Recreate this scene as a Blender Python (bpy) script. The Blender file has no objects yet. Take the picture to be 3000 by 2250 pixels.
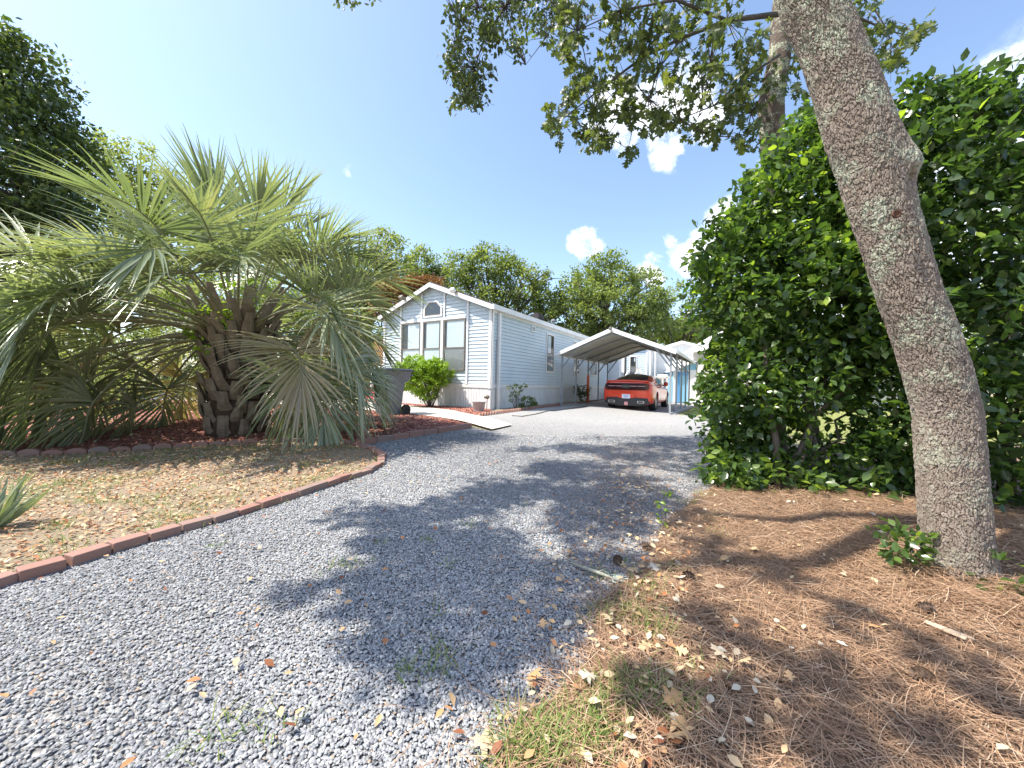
import bpy, bmesh, math, random
import numpy as np
from mathutils import Vector, Matrix, noise
from mathutils.geometry import delaunay_2d_cdt
random.seed(7); R = np.random.RandomState(7)
rad = math.radians
# ------------------------------------------------------------------ camera, sky, sun, exposure
SC = bpy.context.scene
CAMZ = 1.0; F = 1083.0; ROLL = rad(1.2)
cam_d = bpy.data.cameras.new('camera'); cam = bpy.data.objects.new('camera', cam_d)
SC.collection.objects.link(cam); SC.camera = cam
cam_d.sensor_width = 36; cam_d.lens = F/3000*36; cam_d.clip_start = .05; cam_d.clip_end = 2000
cam.location = (0, 0, CAMZ)
CM = Matrix.Rotation(rad(90-.2), 3, 'X') @ Matrix.Rotation(ROLL, 3, 'Z')
cam.rotation_euler = CM.to_euler()
SUN = Vector((-1, -.17, 1.65)).normalized()
w = bpy.data.worlds.new('World'); SC.world = w; w.use_nodes = True
wn = w.node_tree.nodes; wl = w.node_tree.links; wn.clear()
sky = wn.new('ShaderNodeTexSky'); sky.sky_type = 'NISHITA'; sky.sun_disc = False
sky.sun_elevation = math.asin(SUN.z); sky.sun_rotation = math.atan2(SUN.x, SUN.y)
sky.air_density = 1.0; sky.dust_density = 1.2; sky.ozone_density = 1.0
bg = wn.new('ShaderNodeBackground'); wo = wn.new('ShaderNodeOutputWorld')
bg.inputs[1].default_value = .15
wl.new(bg.outputs[0], wo.inputs[0])
sd = bpy.data.lights.new('sun', 'SUN'); sd.energy = 4.2; sd.angle = rad(.5); sd.color = (1, .94, .84)
so = bpy.data.objects.new('sun', sd); SC.collection.objects.link(so)
so.rotation_euler = SUN.to_track_quat('Z', 'Y').to_euler(); so.location = (0, 0, 20)
SC.view_settings.view_transform = 'Standard'; SC.view_settings.look = 'None'
SC.view_settings.exposure = 1.15; SC.view_settings.gamma = 1
SC.render.engine = 'CYCLES'
SC.cycles.max_bounces = 8; SC.cycles.transparent_max_bounces = 8

def ray(u, v):
    d = CM @ Vector(((u-1500)/F, -(v-1125)/F, -1)); return d/d.y
def at(u, v, D):
    r = ray(u, v); return Vector((r.x*D, D, CAMZ+r.z*D))
def sst(x, a, b):
    t = np.clip((x-a)/(b-a), 0, 1); return t*t*(3-2*t)
def hz(x, y):
    s = (5.5-x)*.857+(y-12.7)*.515
    z = .1*sst(s, .6, 3.6)*sst(y, 5, 8.5)
    z = z+.13*sst(x-.25*y, .9, 2.6)*sst(y, .8, 2.8)*(1-sst(y, 5.5, 9))
    return z+.012*np.sin(x*1.7+1)*np.cos(y*1.3)*sst(y+0*x, 1, 3)
def gp(u, v, dz=0.):
    r = ray(u, v); D = -CAMZ/min(r.z, -.004)
    for _ in range(12):
        D = (CAMZ-float(hz(r.x*D, D))-dz)/(-r.z)
    return Vector((r.x*D, D, float(hz(r.x*D, D))+dz))
def gq(u, v, dz=0.): return gp(u*1.3562, v*1.3562, dz)      # same, read off the 2212 px wide view

# clouds: soft cumulus masses in the sky, by direction
tc = wn.new('ShaderNodeTexCoord')
def wmath(op, a, b=None, c=None):
    n = wn.new('ShaderNodeMath'); n.operation = op
    for i, q in enumerate((a, b, c)):
        if q is None: continue
        if isinstance(q, (int, float)): n.inputs[i].default_value = q
        else: wl.new(q, n.inputs[i])
    return n.outputs[0]
def wnoise(s, d, r=.6):
    n = wn.new('ShaderNodeTexNoise'); n.inputs['Scale'].default_value = s; n.inputs['Detail'].default_value = d
    n.inputs['Roughness'].default_value = r; wl.new(tc.outputs['Generated'], n.inputs['Vector']); return n.outputs['Fac']
n1 = wnoise(13, 7, .58)
acc = None
for (u, v, rr, k) in ((1725, 708, .052, 1), (1702, 716, .035, .8), (2010, 740, .06, 1), (1960, 705, .03, .6), (1925, 785, .045, .9), (2060, 765, .06, 1), (1900, 335, .10, .8), (1780, 325, .06, .7), (2000, 370, .08, .8),
                      (1935, 420, .05, .8), (2940, 240, .045, .6), (2560, 640, .10, .9), (2700, 700, .17, 1), (2900, 620, .2, 1), (2400, 640, .12, 1), (2900, 850, .3, 1), (2450, 850, .2, .8), (2170, 700, .09, 1), (1030, 512, .02, .22), (2280, 460, .04, .5), (-900, 900, .3, .6), (4200, 700, .4, .8)):
    d = ray(u, v).normalized()
    dp = wn.new('ShaderNodeVectorMath'); dp.operation = 'DISTANCE'
    wl.new(tc.outputs['Generated'], dp.inputs[0]); dp.inputs[1].default_value = d
    m = wmath('SUBTRACT', 1, wmath('DIVIDE', dp.outputs['Value'], rr*1.12)); m = wmath('MULTIPLY', wmath('MAXIMUM', m, 0), k*1.5)
    acc = m if acc is None else wmath('MAXIMUM', acc, m)
n2 = wnoise(34, 6, .65)
cm = wmath('ADD', wmath('MINIMUM', acc, .62), wmath('ADD', wmath('MULTIPLY', wmath('SUBTRACT', n1, .5), 3.6), wmath('MULTIPLY', wmath('SUBTRACT', n2, .5), 1.3)))
cm = wmath('MULTIPLY', wmath('MINIMUM', wmath('MAXIMUM', wmath('MULTIPLY', wmath('SUBTRACT', cm, .22), 1.5), 0), 1), wmath('MINIMUM', wmath('MULTIPLY', acc, 6), 1))
mixc = wn.new('ShaderNodeMixRGB'); wl.new(cm, mixc.inputs[0]); wl.new(sky.outputs[0], mixc.inputs[1]); mixc.inputs[2].default_value = (5.0, 5.15, 5.4, 1)
wl.new(mixc.outputs[0], bg.inputs[0])

# ------------------------------------------------------------------ mesh helpers
COL = SC.collection
def tag(o, label=None, cat=None, group=None, kind=None):
    for k, v in (('label', label), ('category', cat), ('group', group), ('kind', kind)):
        if v: o[k] = v
    return o
def empty(name, loc, label=None, cat=None, group=None):
    o = bpy.data.objects.new(name, None); COL.objects.link(o); o.location = loc; o.empty_display_size = .2
    return tag(o, label, cat, group)
def root_of(o):
    L = Vector((0, 0, 0))
    while o is not None: L = L+Vector(o.location); o = o.parent
    return L
def link(name, me, mat, parent=None, loc=None):
    """mesh vertices are in world coordinates; shift them to the thing's origin"""
    o = bpy.data.objects.new(name, me); COL.objects.link(o)
    if mat is not None:
        for m in (mat if isinstance(mat, (list, tuple)) else [mat]): me.materials.append(m)
    if parent is not None:
        o.parent = parent; me.transform(Matrix.Translation(-root_of(parent)))
    elif loc is not None:
        me.transform(Matrix.Translation(-Vector(loc))); o.location = loc
    return o
def big(name, V, Fc, mat, parent=None, tone=None, loc=None, smooth=False):
    V = np.asarray(V, np.float32); Fc = np.asarray(Fc, np.int32); k = Fc.shape[1]
    me = bpy.data.meshes.new(name); me.vertices.add(len(V)); me.vertices.foreach_set('co', V.ravel())
    me.loops.add(Fc.size); me.loops.foreach_set('vertex_index', Fc.ravel())
    me.polygons.add(len(Fc)); me.polygons.foreach_set('loop_start', np.arange(0, Fc.size, k, dtype=np.int32))
    try: me.polygons.foreach_set('loop_total', np.full(len(Fc), k, np.int32))
    except Exception: pass
    if tone is not None:
        a = me.attributes.new('tone', 'FLOAT', 'POINT'); a.data.foreach_set('value', np.asarray(tone, np.float32))
    me.update(calc_edges=True); me.validate()
    if smooth: me.polygons.foreach_set('use_smooth', np.ones(len(me.polygons), bool))
    return link(name, me, mat, parent, loc)
class MB:
    def __init__(s): s.v = []; s.f = []; s.m = []
    def add(s, V, Fs, mi=0):
        b = len(s.v); s.v += [tuple(p) for p in V]; s.f += [tuple(i+b for i in f) for f in Fs]; s.m += [mi]*len(Fs); return s
    def box(s, o, a, b, c, mi=0):
        """box from corner o spanned by vectors a, b, c"""
        o, a, b, c = Vector(o), Vector(a), Vector(b), Vector(c)
        V = [o, o+a, o+a+b, o+b, o+c, o+a+c, o+a+b+c, o+b+c]
        Fs = [(0, 3, 2, 1), (4, 5, 6, 7), (0, 1, 5, 4), (1, 2, 6, 5), (2, 3, 7, 6), (3, 0, 4, 7)]
        if a.cross(b).dot(c) < 0: Fs = [tuple(reversed(f)) for f in Fs]
        return s.add(V, Fs, mi)
    def bar(s, p, q, wd, ht, up=(0, 0, 1), mi=0):
        p, q = Vector(p), Vector(q); d = (q-p); n = d.normalized(); u = Vector(up); x = n.cross(u)
        if x.length < 1e-3: x = n.cross(Vector((1, 0, 0)))
        x.normalize(); u = x.cross(n)
        return s.box(p-x*wd/2-u*ht/2, x*wd, u*ht, d, mi)
    def tube(s, pts, rr, n=8, caps=True, mi=0):
        pts = [Vector(p) for p in pts]; rr = rr if hasattr(rr, '__len__') else [rr]*len(pts)
        V = []; prev = None
        for i, p in enumerate(pts):
            t = (pts[min(i+1, len(pts)-1)]-pts[max(i-1, 0)]).normalized()
            if prev is None: x = t.cross(Vector((.3, .9, .1))).normalized()
            else: x = (prev-t*prev.dot(t)).normalized()
            prev = x; y = t.cross(x)
            for k in range(n):
                a = 2*math.pi*k/n; V.append(p+(x*math.cos(a)+y*math.sin(a))*rr[i])
        Fs = [(i*n+k, i*n+(k+1) % n, (i+1)*n+(k+1) % n, (i+1)*n+k) for i in range(len(pts)-1) for k in range(n)]
        if caps: Fs += [tuple(reversed(range(n))), tuple(range((len(pts)-1)*n, len(pts)*n))]
        return s.add(V, Fs, mi)
    def lathe(s, c, prof, n=20, axis=(0, 0, 1), mi=0, cap=True):
        """prof: list of (radius, height along axis) from c"""
        ax = Vector(axis).normalized(); x = ax.cross(Vector((.2, .3, .93))).normalized(); y = ax.cross(x); c = Vector(c)
        V = [c+ax*h+(x*math.cos(2*math.pi*k/n)+y*math.sin(2*math.pi*k/n))*r for r, h in prof for k in range(n)]
        Fs = [(i*n+k, i*n+(k+1) % n, (i+1)*n+(k+1) % n, (i+1)*n+k) for i in range(len(prof)-1) for k in range(n)]
        if cap: Fs += [tuple(reversed(range(n))), tuple(range((len(prof)-1)*n, len(prof)*n))]
        return s.add(V, Fs, mi)
    def build(s, name, mat, parent=None, loc=None, smooth=False, bevel=0, sub=0):
        me = bpy.data.meshes.new(name); me.from_pydata(s.v, [], s.f); me.update()
        if len(set(s.m)) > 1: me.polygons.foreach_set('material_index', s.m)
        if smooth: me.polygons.foreach_set('use_smooth', [True]*len(me.polygons))
        o = link(name, me, mat, parent, loc)
        if bevel:
            m = o.modifiers.new('b', 'BEVEL'); m.width = bevel; m.segments = 2; m.limit_method = 'ANGLE'; m.angle_limit = rad(35)
        if sub:
            m = o.modifiers.new('s', 'SUBSURF'); m.levels = sub; m.render_levels = sub
        return o
def frames(d, up):
    y = d/np.linalg.norm(d, axis=1, keepdims=True); z = up-y*(up*y).sum(1, keepdims=True)
    z = z/np.maximum(np.linalg.norm(z, axis=1, keepdims=True), 1e-6); x = np.cross(y, z)
    return np.stack([x, y, z], 2)
def scatter(TV, TF, P, M, S):
    """copies of a template (verts TV, faces TF) at P with frames M and scale S; returns V, F"""
    TV = np.asarray(TV, float); TF = np.asarray(TF); n = len(P)
    S = np.asarray(S, float); S = S[:, None] if S.ndim == 1 else S
    L = TV[None]*S[:, None, :]
    V = np.einsum('nij,nkj->nki', M, L)+np.asarray(P)[:, None, :]
    Fc = TF[None]+(np.arange(n)*len(TV))[:, None, None]
    return V.reshape(-1, 3), Fc.reshape(-1, TF.shape[1])
def unit(n): v = R.normal(size=(n, 3)); return v/np.linalg.norm(v, axis=1, keepdims=True)
def join_np(parts):
    V = []; Fc = []; T = []; b = 0
    for v, f, t in parts: V.append(v); Fc.append(f+b); T.append(t); b += len(v)
    return np.concatenate(V), np.concatenate(Fc), np.concatenate(T)

# leaf templates: (verts, quads), stem at origin, growing along +y, length 1
LEAF_OVAL = ([(0, 0, 0), (.2, .25, .05), (.27, .55, .06), (0, 1, -.05), (-.27, .55, .06), (-.2, .25, .05), (0, .25, 0), (0, .55, 0)],
             [(0, 1, 6, 0), (1, 2, 7, 6), (2, 3, 7, 2), (0, 6, 5, 0), (6, 7, 4, 5), (7, 3, 4, 7)])
LEAF_OVAL = (LEAF_OVAL[0], [(0, 1, 6), (1, 2, 7), (1, 7, 6), (2, 3, 7), (0, 6, 5), (6, 7, 4), (6, 4, 5), (7, 3, 4)])
_lob = [(0, 0), (.05, .2), (.2, .24), (.1, .36), (.42, .5), (.34, .6), (.14, .58), (.28, .82), (.16, .84), (0, 1)]
_lv = [(0, .35, .03)]+[(x, y, -abs(x)*.2) for x, y in _lob]+[(-x, y, -abs(x)*.2) for x, y in reversed(_lob[1:-1])]
LEAF_LOBED = (_lv, [(0, i, i+1) for i in range(1, len(_lv)-1)]+[(0, len(_lv)-1, 1)])
LEAF_SMALL = ([(0, 0, 0), (.26, .5, .05), (0, 1, 0), (-.26, .5, .05)], [(0, 1, 2), (0, 2, 3)])

# ------------------------------------------------------------------ materials
def mat(name, base=(.5, .5, .5), rough=.6, metal=0, spec=.5):
    m = bpy.data.materials.new(name); m.use_nodes = True; b = m.node_tree.nodes['Principled BSDF']
    b.inputs['Base Color'].default_value = (*base, 1); b.inputs['Roughness'].default_value = rough
    b.inputs['Metallic'].default_value = metal; b.inputs['Specular IOR Level'].default_value = spec
    return m
class NT:
    def __init__(s, m): s.m = m; s.n = m.node_tree.nodes; s.l = m.node_tree.links; s.b = s.n['Principled BSDF']; s.tc = s.n.new('ShaderNodeTexCoord')
    def obj(s): return s.tc.outputs['Object']
    def mapv(s, sc, v=None):
        n = s.n.new('ShaderNodeMapping'); n.inputs['Scale'].default_value = sc; s.l.new(v or s.obj(), n.inputs[0]); return n.outputs[0]
    def noise(s, sc, det=4, ro=.55, v=None):
        n = s.n.new('ShaderNodeTexNoise'); n.inputs['Scale'].default_value = sc; n.inputs['Detail'].default_value = det; n.inputs['Roughness'].default_value = ro
        s.l.new(v or s.obj(), n.inputs['Vector']); return n.outputs['Fac']
    def voro(s, sc, feat='F1', out='Distance', v=None):
        n = s.n.new('ShaderNodeTexVoronoi'); n.feature = feat; n.inputs['Scale'].default_value = sc
        s.l.new(v or s.obj(), n.inputs['Vector']); return n.outputs[out]
    def attr(s, name='tone'):
        n = s.n.new('ShaderNodeAttribute'); n.attribute_name = name; return n.outputs['Fac']
    def ramp(s, fac, stops, interp='LINEAR'):
        n = s.n.new('ShaderNodeValToRGB'); n.color_ramp.interpolation = interp; e = n.color_ramp.elements
        while len(e) < len(stops): e.new(.5)
        for q, (p, c) in zip(e, stops): q.position = p; q.color = (*c, 1) if len(c) == 3 else c
        s.l.new(fac, n.inputs[0]); return n.outputs['Color']
    def mix(s, fac, a, b, mode='MIX'):
        n = s.n.new('ShaderNodeMixRGB'); n.blend_type = mode
        for i, q in enumerate((fac, a, b)):
            if isinstance(q, (int, float)): n.inputs[i].default_value = q
            elif isinstance(q, tuple): n.inputs[i].default_value = (*q, 1)
            else: s.l.new(q, n.inputs[i])
        return n.outputs[0]
    def math(s, op, a, b=None):
        n = s.n.new('ShaderNodeMath'); n.operation = op
        for i, q in enumerate((a, b)):
            if q is None: continue
            if isinstance(q, (int, float)): n.inputs[i].default_value = q
            else: s.l.new(q, n.inputs[i])
        return n.outputs[0]
    def sep(s, v=None):
        n = s.n.new('ShaderNodeSeparateXYZ'); s.l.new(v or s.obj(), n.inputs[0]); return n.outputs
    def color(s, c): s.l.new(c, s.b.inputs['Base Color']); return s
    def rough(s, c): s.l.new(c, s.b.inputs['Roughness']); return s
    def bump(s, h, st=.5, dist=.01):
        n = s.n.new('ShaderNodeBump'); n.inputs['Strength'].default_value = st; n.inputs['Distance'].default_value = dist
        s.l.new(h, n.inputs['Height']); s.l.new(n.outputs[0], s.b.inputs['Normal']); return s
def varied(name, c1, c2, sc=3, rough=.6, bump=0, bsc=40, metal=0, bd=.004):
    m = mat(name, c1, rough, metal); t = NT(m); t.color(t.mix(t.ramp(t.noise(sc, 6, .65), [(.3, (0, 0, 0)), (.7, (1, 1, 1))]), c1, c2))
    if bump: t.bump(t.noise(bsc, 5), bump, bd)
    return m
def leafmat(name, stops, rough=.45, trans=.35, spec=.5, tcol=1.5):
    m = mat(name, stops[0][1], rough, 0, spec); t = NT(m); c = t.ramp(t.attr(), stops); t.color(c)
    tr = t.n.new('ShaderNodeBsdfTranslucent'); mx = t.n.new('ShaderNodeMixShader'); mx.inputs[0].default_value = trans
    t.l.new(t.mix(1, c, (tcol*1.15, tcol*1.25, tcol*.5), 'MULTIPLY'), tr.inputs[0])
    out = t.n['Material Output']; t.l.new(t.b.outputs[0], mx.inputs[1]); t.l.new(tr.outputs[0], mx.inputs[2]); t.l.new(mx.outputs[0], out.inputs[0])
    return m
def tonemat(name, stops, rough=.8, interp='LINEAR', bump=0, bsc=60):
    m = mat(name, stops[0][1], rough); t = NT(m); t.color(t.ramp(t.attr(), stops, interp))
    if bump: t.bump(t.noise(bsc, 3), bump, .004)
    return m
M = {}
M['white'] = varied('white_vinyl', (.80, .80, .80), (.68, .69, .70), 2.5, .45)
M['whitemetal'] = varied('white_metal', (.82, .82, .82), (.7, .71, .72), 1.5, .4)
M['bronze'] = mat('bronze_sash', (.17, .145, .12), .45)
M['glass'] = mat('window_glass', (.02, .025, .03), .04, 0, .9)
M['galv'] = varied('galvanised_steel', (.36, .38, .40), (.27, .29, .31), 6, .5, metal=.25)
M['bark_far'] = varied('bark_grey', (.11, .09, .075), (.06, .05, .042), 5, .9, .6, 30, bd=.02)
def mk_siding(name, base, dirt):
    m = mat(name, base, .5); t = NT(m)
    c = t.mix(t.ramp(t.noise(1.3, 6, .6), [(.35, (0, 0, 0)), (.75, (1, 1, 1))]), base, dirt)
    st = t.noise(6, 4, .6, t.mapv((3, 3, .35)))
    t.color(t.mix(t.ramp(st, [(.45, (0, 0, 0)), (.8, (.35, .35, .35))]), c, tuple(q*.7 for q in dirt)))
    return m
M['siding'] = mk_siding('pale_blue_siding', (.56, .64, .69), (.49, .58, .63))
M['skirt'] = mk_siding('white_skirting', (.74, .74, .74), (.60, .61, .60))
M['lap_shadow'] = mat('siding_lap_shadow', (.33, .39, .44), .8)  # darker strip colour paints the shadow line under each lap board
M['soffit'] = mat('soffit', (.74, .74, .74), .6)
m = mat('asphalt_shingle', (.05, .045, .045), .9); t = NT(m); t.color(t.mix(t.noise(40, 4), (.035, .03, .03), (.085, .075, .075))).bump(t.noise(90, 3), .5, .01); M['shingle'] = m

# ground materials
def gravel_mat():
    m = mat('slate_gravel', (.2, .2, .22), .8); t = NT(m)
    v = t.mapv((1, 1, 1)); wob = t.noise(9, 2, .5)
    c1 = t.voro(58, 'F1', 'Color', v); dd = t.voro(58, 'F1', 'Distance', v)
    bw = t.math('MULTIPLY', t.sep(c1)[0], 1)
    c = t.ramp(bw, [(0, (.105, .108, .115)), (.35, (.195, .20, .205)), (.65, (.295, .295, .293)), (.88, (.42, .41, .40)), (.96, (.5, .47, .43)), (1, (.33, .24, .17))])
    dust = t.ramp(t.noise(.55, 5, .6), [(.42, (0, 0, 0)), (.66, (1, 1, 1))])
    c = t.mix(t.math('MULTIPLY', dust, .38), c, (.42, .39, .35))
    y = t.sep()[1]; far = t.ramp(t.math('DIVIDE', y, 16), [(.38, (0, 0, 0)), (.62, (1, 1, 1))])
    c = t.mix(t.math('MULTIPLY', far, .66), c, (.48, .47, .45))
    t.color(t.mix(t.ramp(dd, [(.35, (0, 0, 0)), (.75, (.55, .55, .55))]), c, (.06, .06, .065)))
    t.bump(t.math('ADD', t.math('MULTIPLY', dd, -1), t.math('MULTIPLY', wob, .6)), 1, .012); return m
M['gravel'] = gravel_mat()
STN = [(0, (.125, .13, .14)), (.3, (.215, .222, .235)), (.6, (.31, .315, .32)), (.85, (.44, .44, .43)), (.95, (.56, .54, .50)), (1, (.34, .25, .18))]
M['stone'] = tonemat('slate_chips', STN, .7, bump=.3)
def ground_mat(name, a, b, c, sc=5, gsc=30, green=None, gk=.5):
    m = mat(name, a, .95); t = NT(m)
    k = t.mix(t.ramp(t.noise(gsc, 5, .7), [(.35, (0, 0, 0)), (.65, (1, 1, 1))]), a, b)
    k = t.mix(t.ramp(t.noise(sc, 5, .6), [(.45, (0, 0, 0)), (.7, (.8, .8, .8))]), k, c)
    if green: k = t.mix(t.ramp(t.noise(1.1, 6, .65), [(.5, (0, 0, 0)), (.68, (gk, gk, gk))]), k, green)
    t.color(k).bump(t.noise(gsc*1.5, 5, .7), .9, .025); return m
M['ground'] = ground_mat('sandy_lawn', (.30, .25, .17), (.22, .18, .11), (.16, .17, .07), 1.2, 14, (.14, .2, .05), .8)
M['yard'] = ground_mat('dry_yard', (.40, .31, .22), (.27, .20, .14), (.33, .27, .17), 4, 45, (.17, .21, .07), .55)
M['straw'] = ground_mat('pine_straw_floor', (.24, .155, .095), (.12, .075, .048), (.30, .20, .13), 5, 55)
M['mulch'] = ground_mat('red_mulch', (.26, .095, .07), (.14, .05, .038), (.34, .16, .12), 6, 45)
M['lawn'] = ground_mat('sunny_lawn', (.17, .22, .05), (.25, .25, .08), (.33, .27, .12), 1.5, 25)
m = mat('concrete_path', (.5, .46, .4), .85); t = NT(m)
t.color(t.mix(t.noise(2.2, 7, .7), (.62, .56, .49), (.44, .39, .33))).bump(t.noise(60, 4), .4, .004); M['concrete'] = m
M['brick'] = tonemat('concrete_brick', [(0, (.24, .11, .08)), (.45, (.30, .165, .13)), (.6, (.25, .17, .14)), (1, (.22, .165, .14))], .9, bump=.5, bsc=90)
t = NT(M['brick']); 
# ------------------------------------------------------------------ ground sheets
def sheet(name, poly, mt, lift, step=.3, kind='structure', edge_noise=0, cap=None):
    pts = []
    n = len(poly)
    for i in range(n):
        a = Vector(poly[i]); b = Vector(poly[(i+1) % n]); k = max(1, int((b-a).length/(step*.6)))
        k = min(k, 60)
        for j in range(k):
            p = a.lerp(b, j/k)
            if edge_noise: nn = noise.noise_vector(Vector((p.x*2.2, p.y*2.2, 3.1)))*edge_noise; p = Vector((p.x+nn.x, p.y+nn.y))
            pts.append(p)
    nb = len(pts); P = np.array([(p.x, p.y) for p in pts]); mn = P.min(0); mx = P.max(0)
    gx = np.arange(mn[0]+step/2, mx[0], step); gy = np.arange(mn[1]+step/2, mx[1], step)
    G = np.array([(x, y) for x in gx for y in gy]) if len(gx)*len(gy) < 60000 else np.zeros((0, 2))
    if len(G):
        ins = inside(G, P); G = G[ins]+R.uniform(-.05, .05, (ins.sum(), 2))*step
    allp = [Vector(p) for p in P]+[Vector(g) for g in G]
    res = delaunay_2d_cdt(allp, [(i, (i+1) % nb) for i in range(nb)], [], 1, 1e-5)
    V = [(v.x, v.y, float(hz(v.x, v.y))+lift) for v in res[0]]
    Fs = []
    for f in res[2]:
        a, b, c = [Vector(res[0][i]) for i in f[:3]]
        Fs.append(tuple(f) if (b-a).cross(c-a) > 0 else tuple(reversed(f)))
    me = bpy.data.meshes.new(name); me.from_pydata(V, [], Fs); me.update()
    me.polygons.foreach_set('use_smooth', [True]*len(me.polygons))
    o = link(name, me, mt); tag(o, kind=kind); return o
def inside(G, P):
    r = np.zeros(len(G), bool); n = len(P); j = n-1
    for i in range(n):
        xi, yi = P[i]; xj, yj = P[j]
        c = ((yi > G[:, 1]) != (yj > G[:, 1])) & (G[:, 0] < (xj-xi)*(G[:, 1]-yi)/(yj-yi+1e-12)+xi)
        r ^= c; j = i
    return r
def XY(p): return (p.x, p.y)
# base ground: fine grid near, coarse rings to the horizon
xs = np.concatenate([[-900, -400, -150, -60, -30], np.arange(-16, 26.1, .5), [40, 70, 150, 400, 900]])
ys = np.concatenate([[-300, -60, -12], np.arange(-4, 34.1, .5), [45, 70, 120, 300, 1200]])
gx, gy = np.meshgrid(xs, ys, indexing='ij'); V = np.stack([gx.ravel(), gy.ravel(), hz(gx, gy).ravel()], 1)
ny = len(ys); ii, jj = np.meshgrid(np.arange(len(xs)-1), np.arange(ny-1), indexing='ij'); a = (ii*ny+jj).ravel()
o = big('ground', V, np.stack([a, a+ny, a+ny+1, a+1], 1), M['ground'], smooth=True); tag(o, kind='structure')

EDGE = [(-320, 1385), (-150, 1325), (0, 1272), (120, 1237), (290, 1183), (480, 1128), (640, 1077), (720, 1049), (790, 1026), (822, 1006), (826, 990), (806, 975), (772, 964)]
EDGE = [XY(gq(*p)) for p in EDGE]
BEDR = [XY(gq(*p)) for p in ((772, 964), (860, 950), (950, 936), (1022, 924))]
STRAWL = [XY(gq(*p)) for p in ((1040, 1720), (1095, 1610), (1190, 1500), (1270, 1400), (1290, 1310), (1400, 1230), (1440, 1140), (1500, 1080), (1555, 1045))]
CT = Vector((.515, .857)); CL = Vector((-.857, .515))           # along the carport / house, and across it to the left
CPR = Vector((5.46, 12.74))                                     # right front carport post
cpx = lambda u, l: CPR+CT*u+CL*l
HC = gp(1437, 1202); HC2 = Vector((HC.x, HC.y))                 # house front right corner
hh = lambda u, l: HC2+CT*u+CL*l
gr = [(-6, -3), (-5, .6)]+EDGE+BEDR[1:]+[XY(gp(1440, 1264)), XY(gp(1500, 1250)), XY(gp(1410, 1222)), XY(gp(1450, 1212))]
gr += [XY(cpx(1.2, 4.3)), XY(cpx(6.5, 4.3)), XY(cpx(10, 4.6)), XY(cpx(10, -.2)), XY(cpx(.2, -.15)), XY(cpx(-.3, -1.3)), XY(gp(2150, 1235)), XY(gp(2140, 1300)), XY(gp(2150, 1385))]
gr += list(reversed(STRAWL))+[(.6, -1), (.6, -3)]
DRIVE = gr
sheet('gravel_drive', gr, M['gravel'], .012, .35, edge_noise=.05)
straw = STRAWL+[XY(gp(2150, 1385)), (5.2, 5.6), (9, 6), (12, 3), (9, -3), (.6, -3), (.6, -1)]
straw = [straw[-1]]+STRAWL+[(2.9, 4.6), (5.2, 5.9), (9, 6), (12, 3), (9, -3), (.6, -3)]
STRAW = straw
sheet('pine_straw_bed', straw, M['straw'], .02, .3, edge_noise=.06)
SC_EDGE = [XY(gq(*p)) for p in ((-420, 1010), (-200, 1000), (0, 988), (130, 984), (300, 975), (400, 968), (520, 962), (640, 958), (710, 956), (772, 964))]
sheet('front_yard', [(-8, 0.5), (-5, .6)]+EDGE+list(reversed(SC_EDGE))[1:]+[(-12, 5)], M['yard'], .016, .35)
WALK_LO = [(1440, 1264), (1290, 1228), (1190, 1214), (1080, 1206), (850, 1190), (600, 1180), (200, 1166)]
WALK_UP = [(200, 1150), (600, 1158), (850, 1167), (1080, 1181), (1190, 1190), (1330, 1207), (1400, 1222), (1500, 1250)]
sheet('mulch_bed', SC_EDGE[:-1]+BEDR+[XY(gp(*p)) for p in WALK_LO[1:]]+[(-16, 12)], M['mulch'], .03, .35)
MULCH1 = SC_EDGE[:-1]+BEDR+[XY(gp(*p)) for p in WALK_LO[1:]]
up = [XY(gp(*p)) for p in WALK_UP[1:7]]
MULCH2 = list(reversed(up))+[XY(hh(.3, 5.6)), XY(hh(.02, 0)), XY(gp(1440, 1216))]
sheet('house_mulch_bed', MULCH2, M['mulch'], .03, .3)
sheet('front_walk', [XY(gp(*p)) for p in WALK_LO+WALK_UP], M['concrete'], .045, .4)
SIDEBED = [XY(hh(.3, -.02)), XY(gp(1440, 1216)), XY(gp(1530, 1204)), XY(cpx(.2, 4.15)), XY(cpx(7, 4.12)), XY(cpx(12, 4.4)), XY(hh(14, -.02))]
sheet('side_bed', SIDEBED, M['yard'], .035, .3)
sheet('neighbour_lawn', [(5.2, 6.2), XY(cpx(-.6, -1.2)), XY(cpx(.4, -.25)), XY(cpx(12, -.25)), (16, 40), (45, 40), (45, 4.5), (9, 6.2)], M['lawn'], .008, .8)
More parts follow.
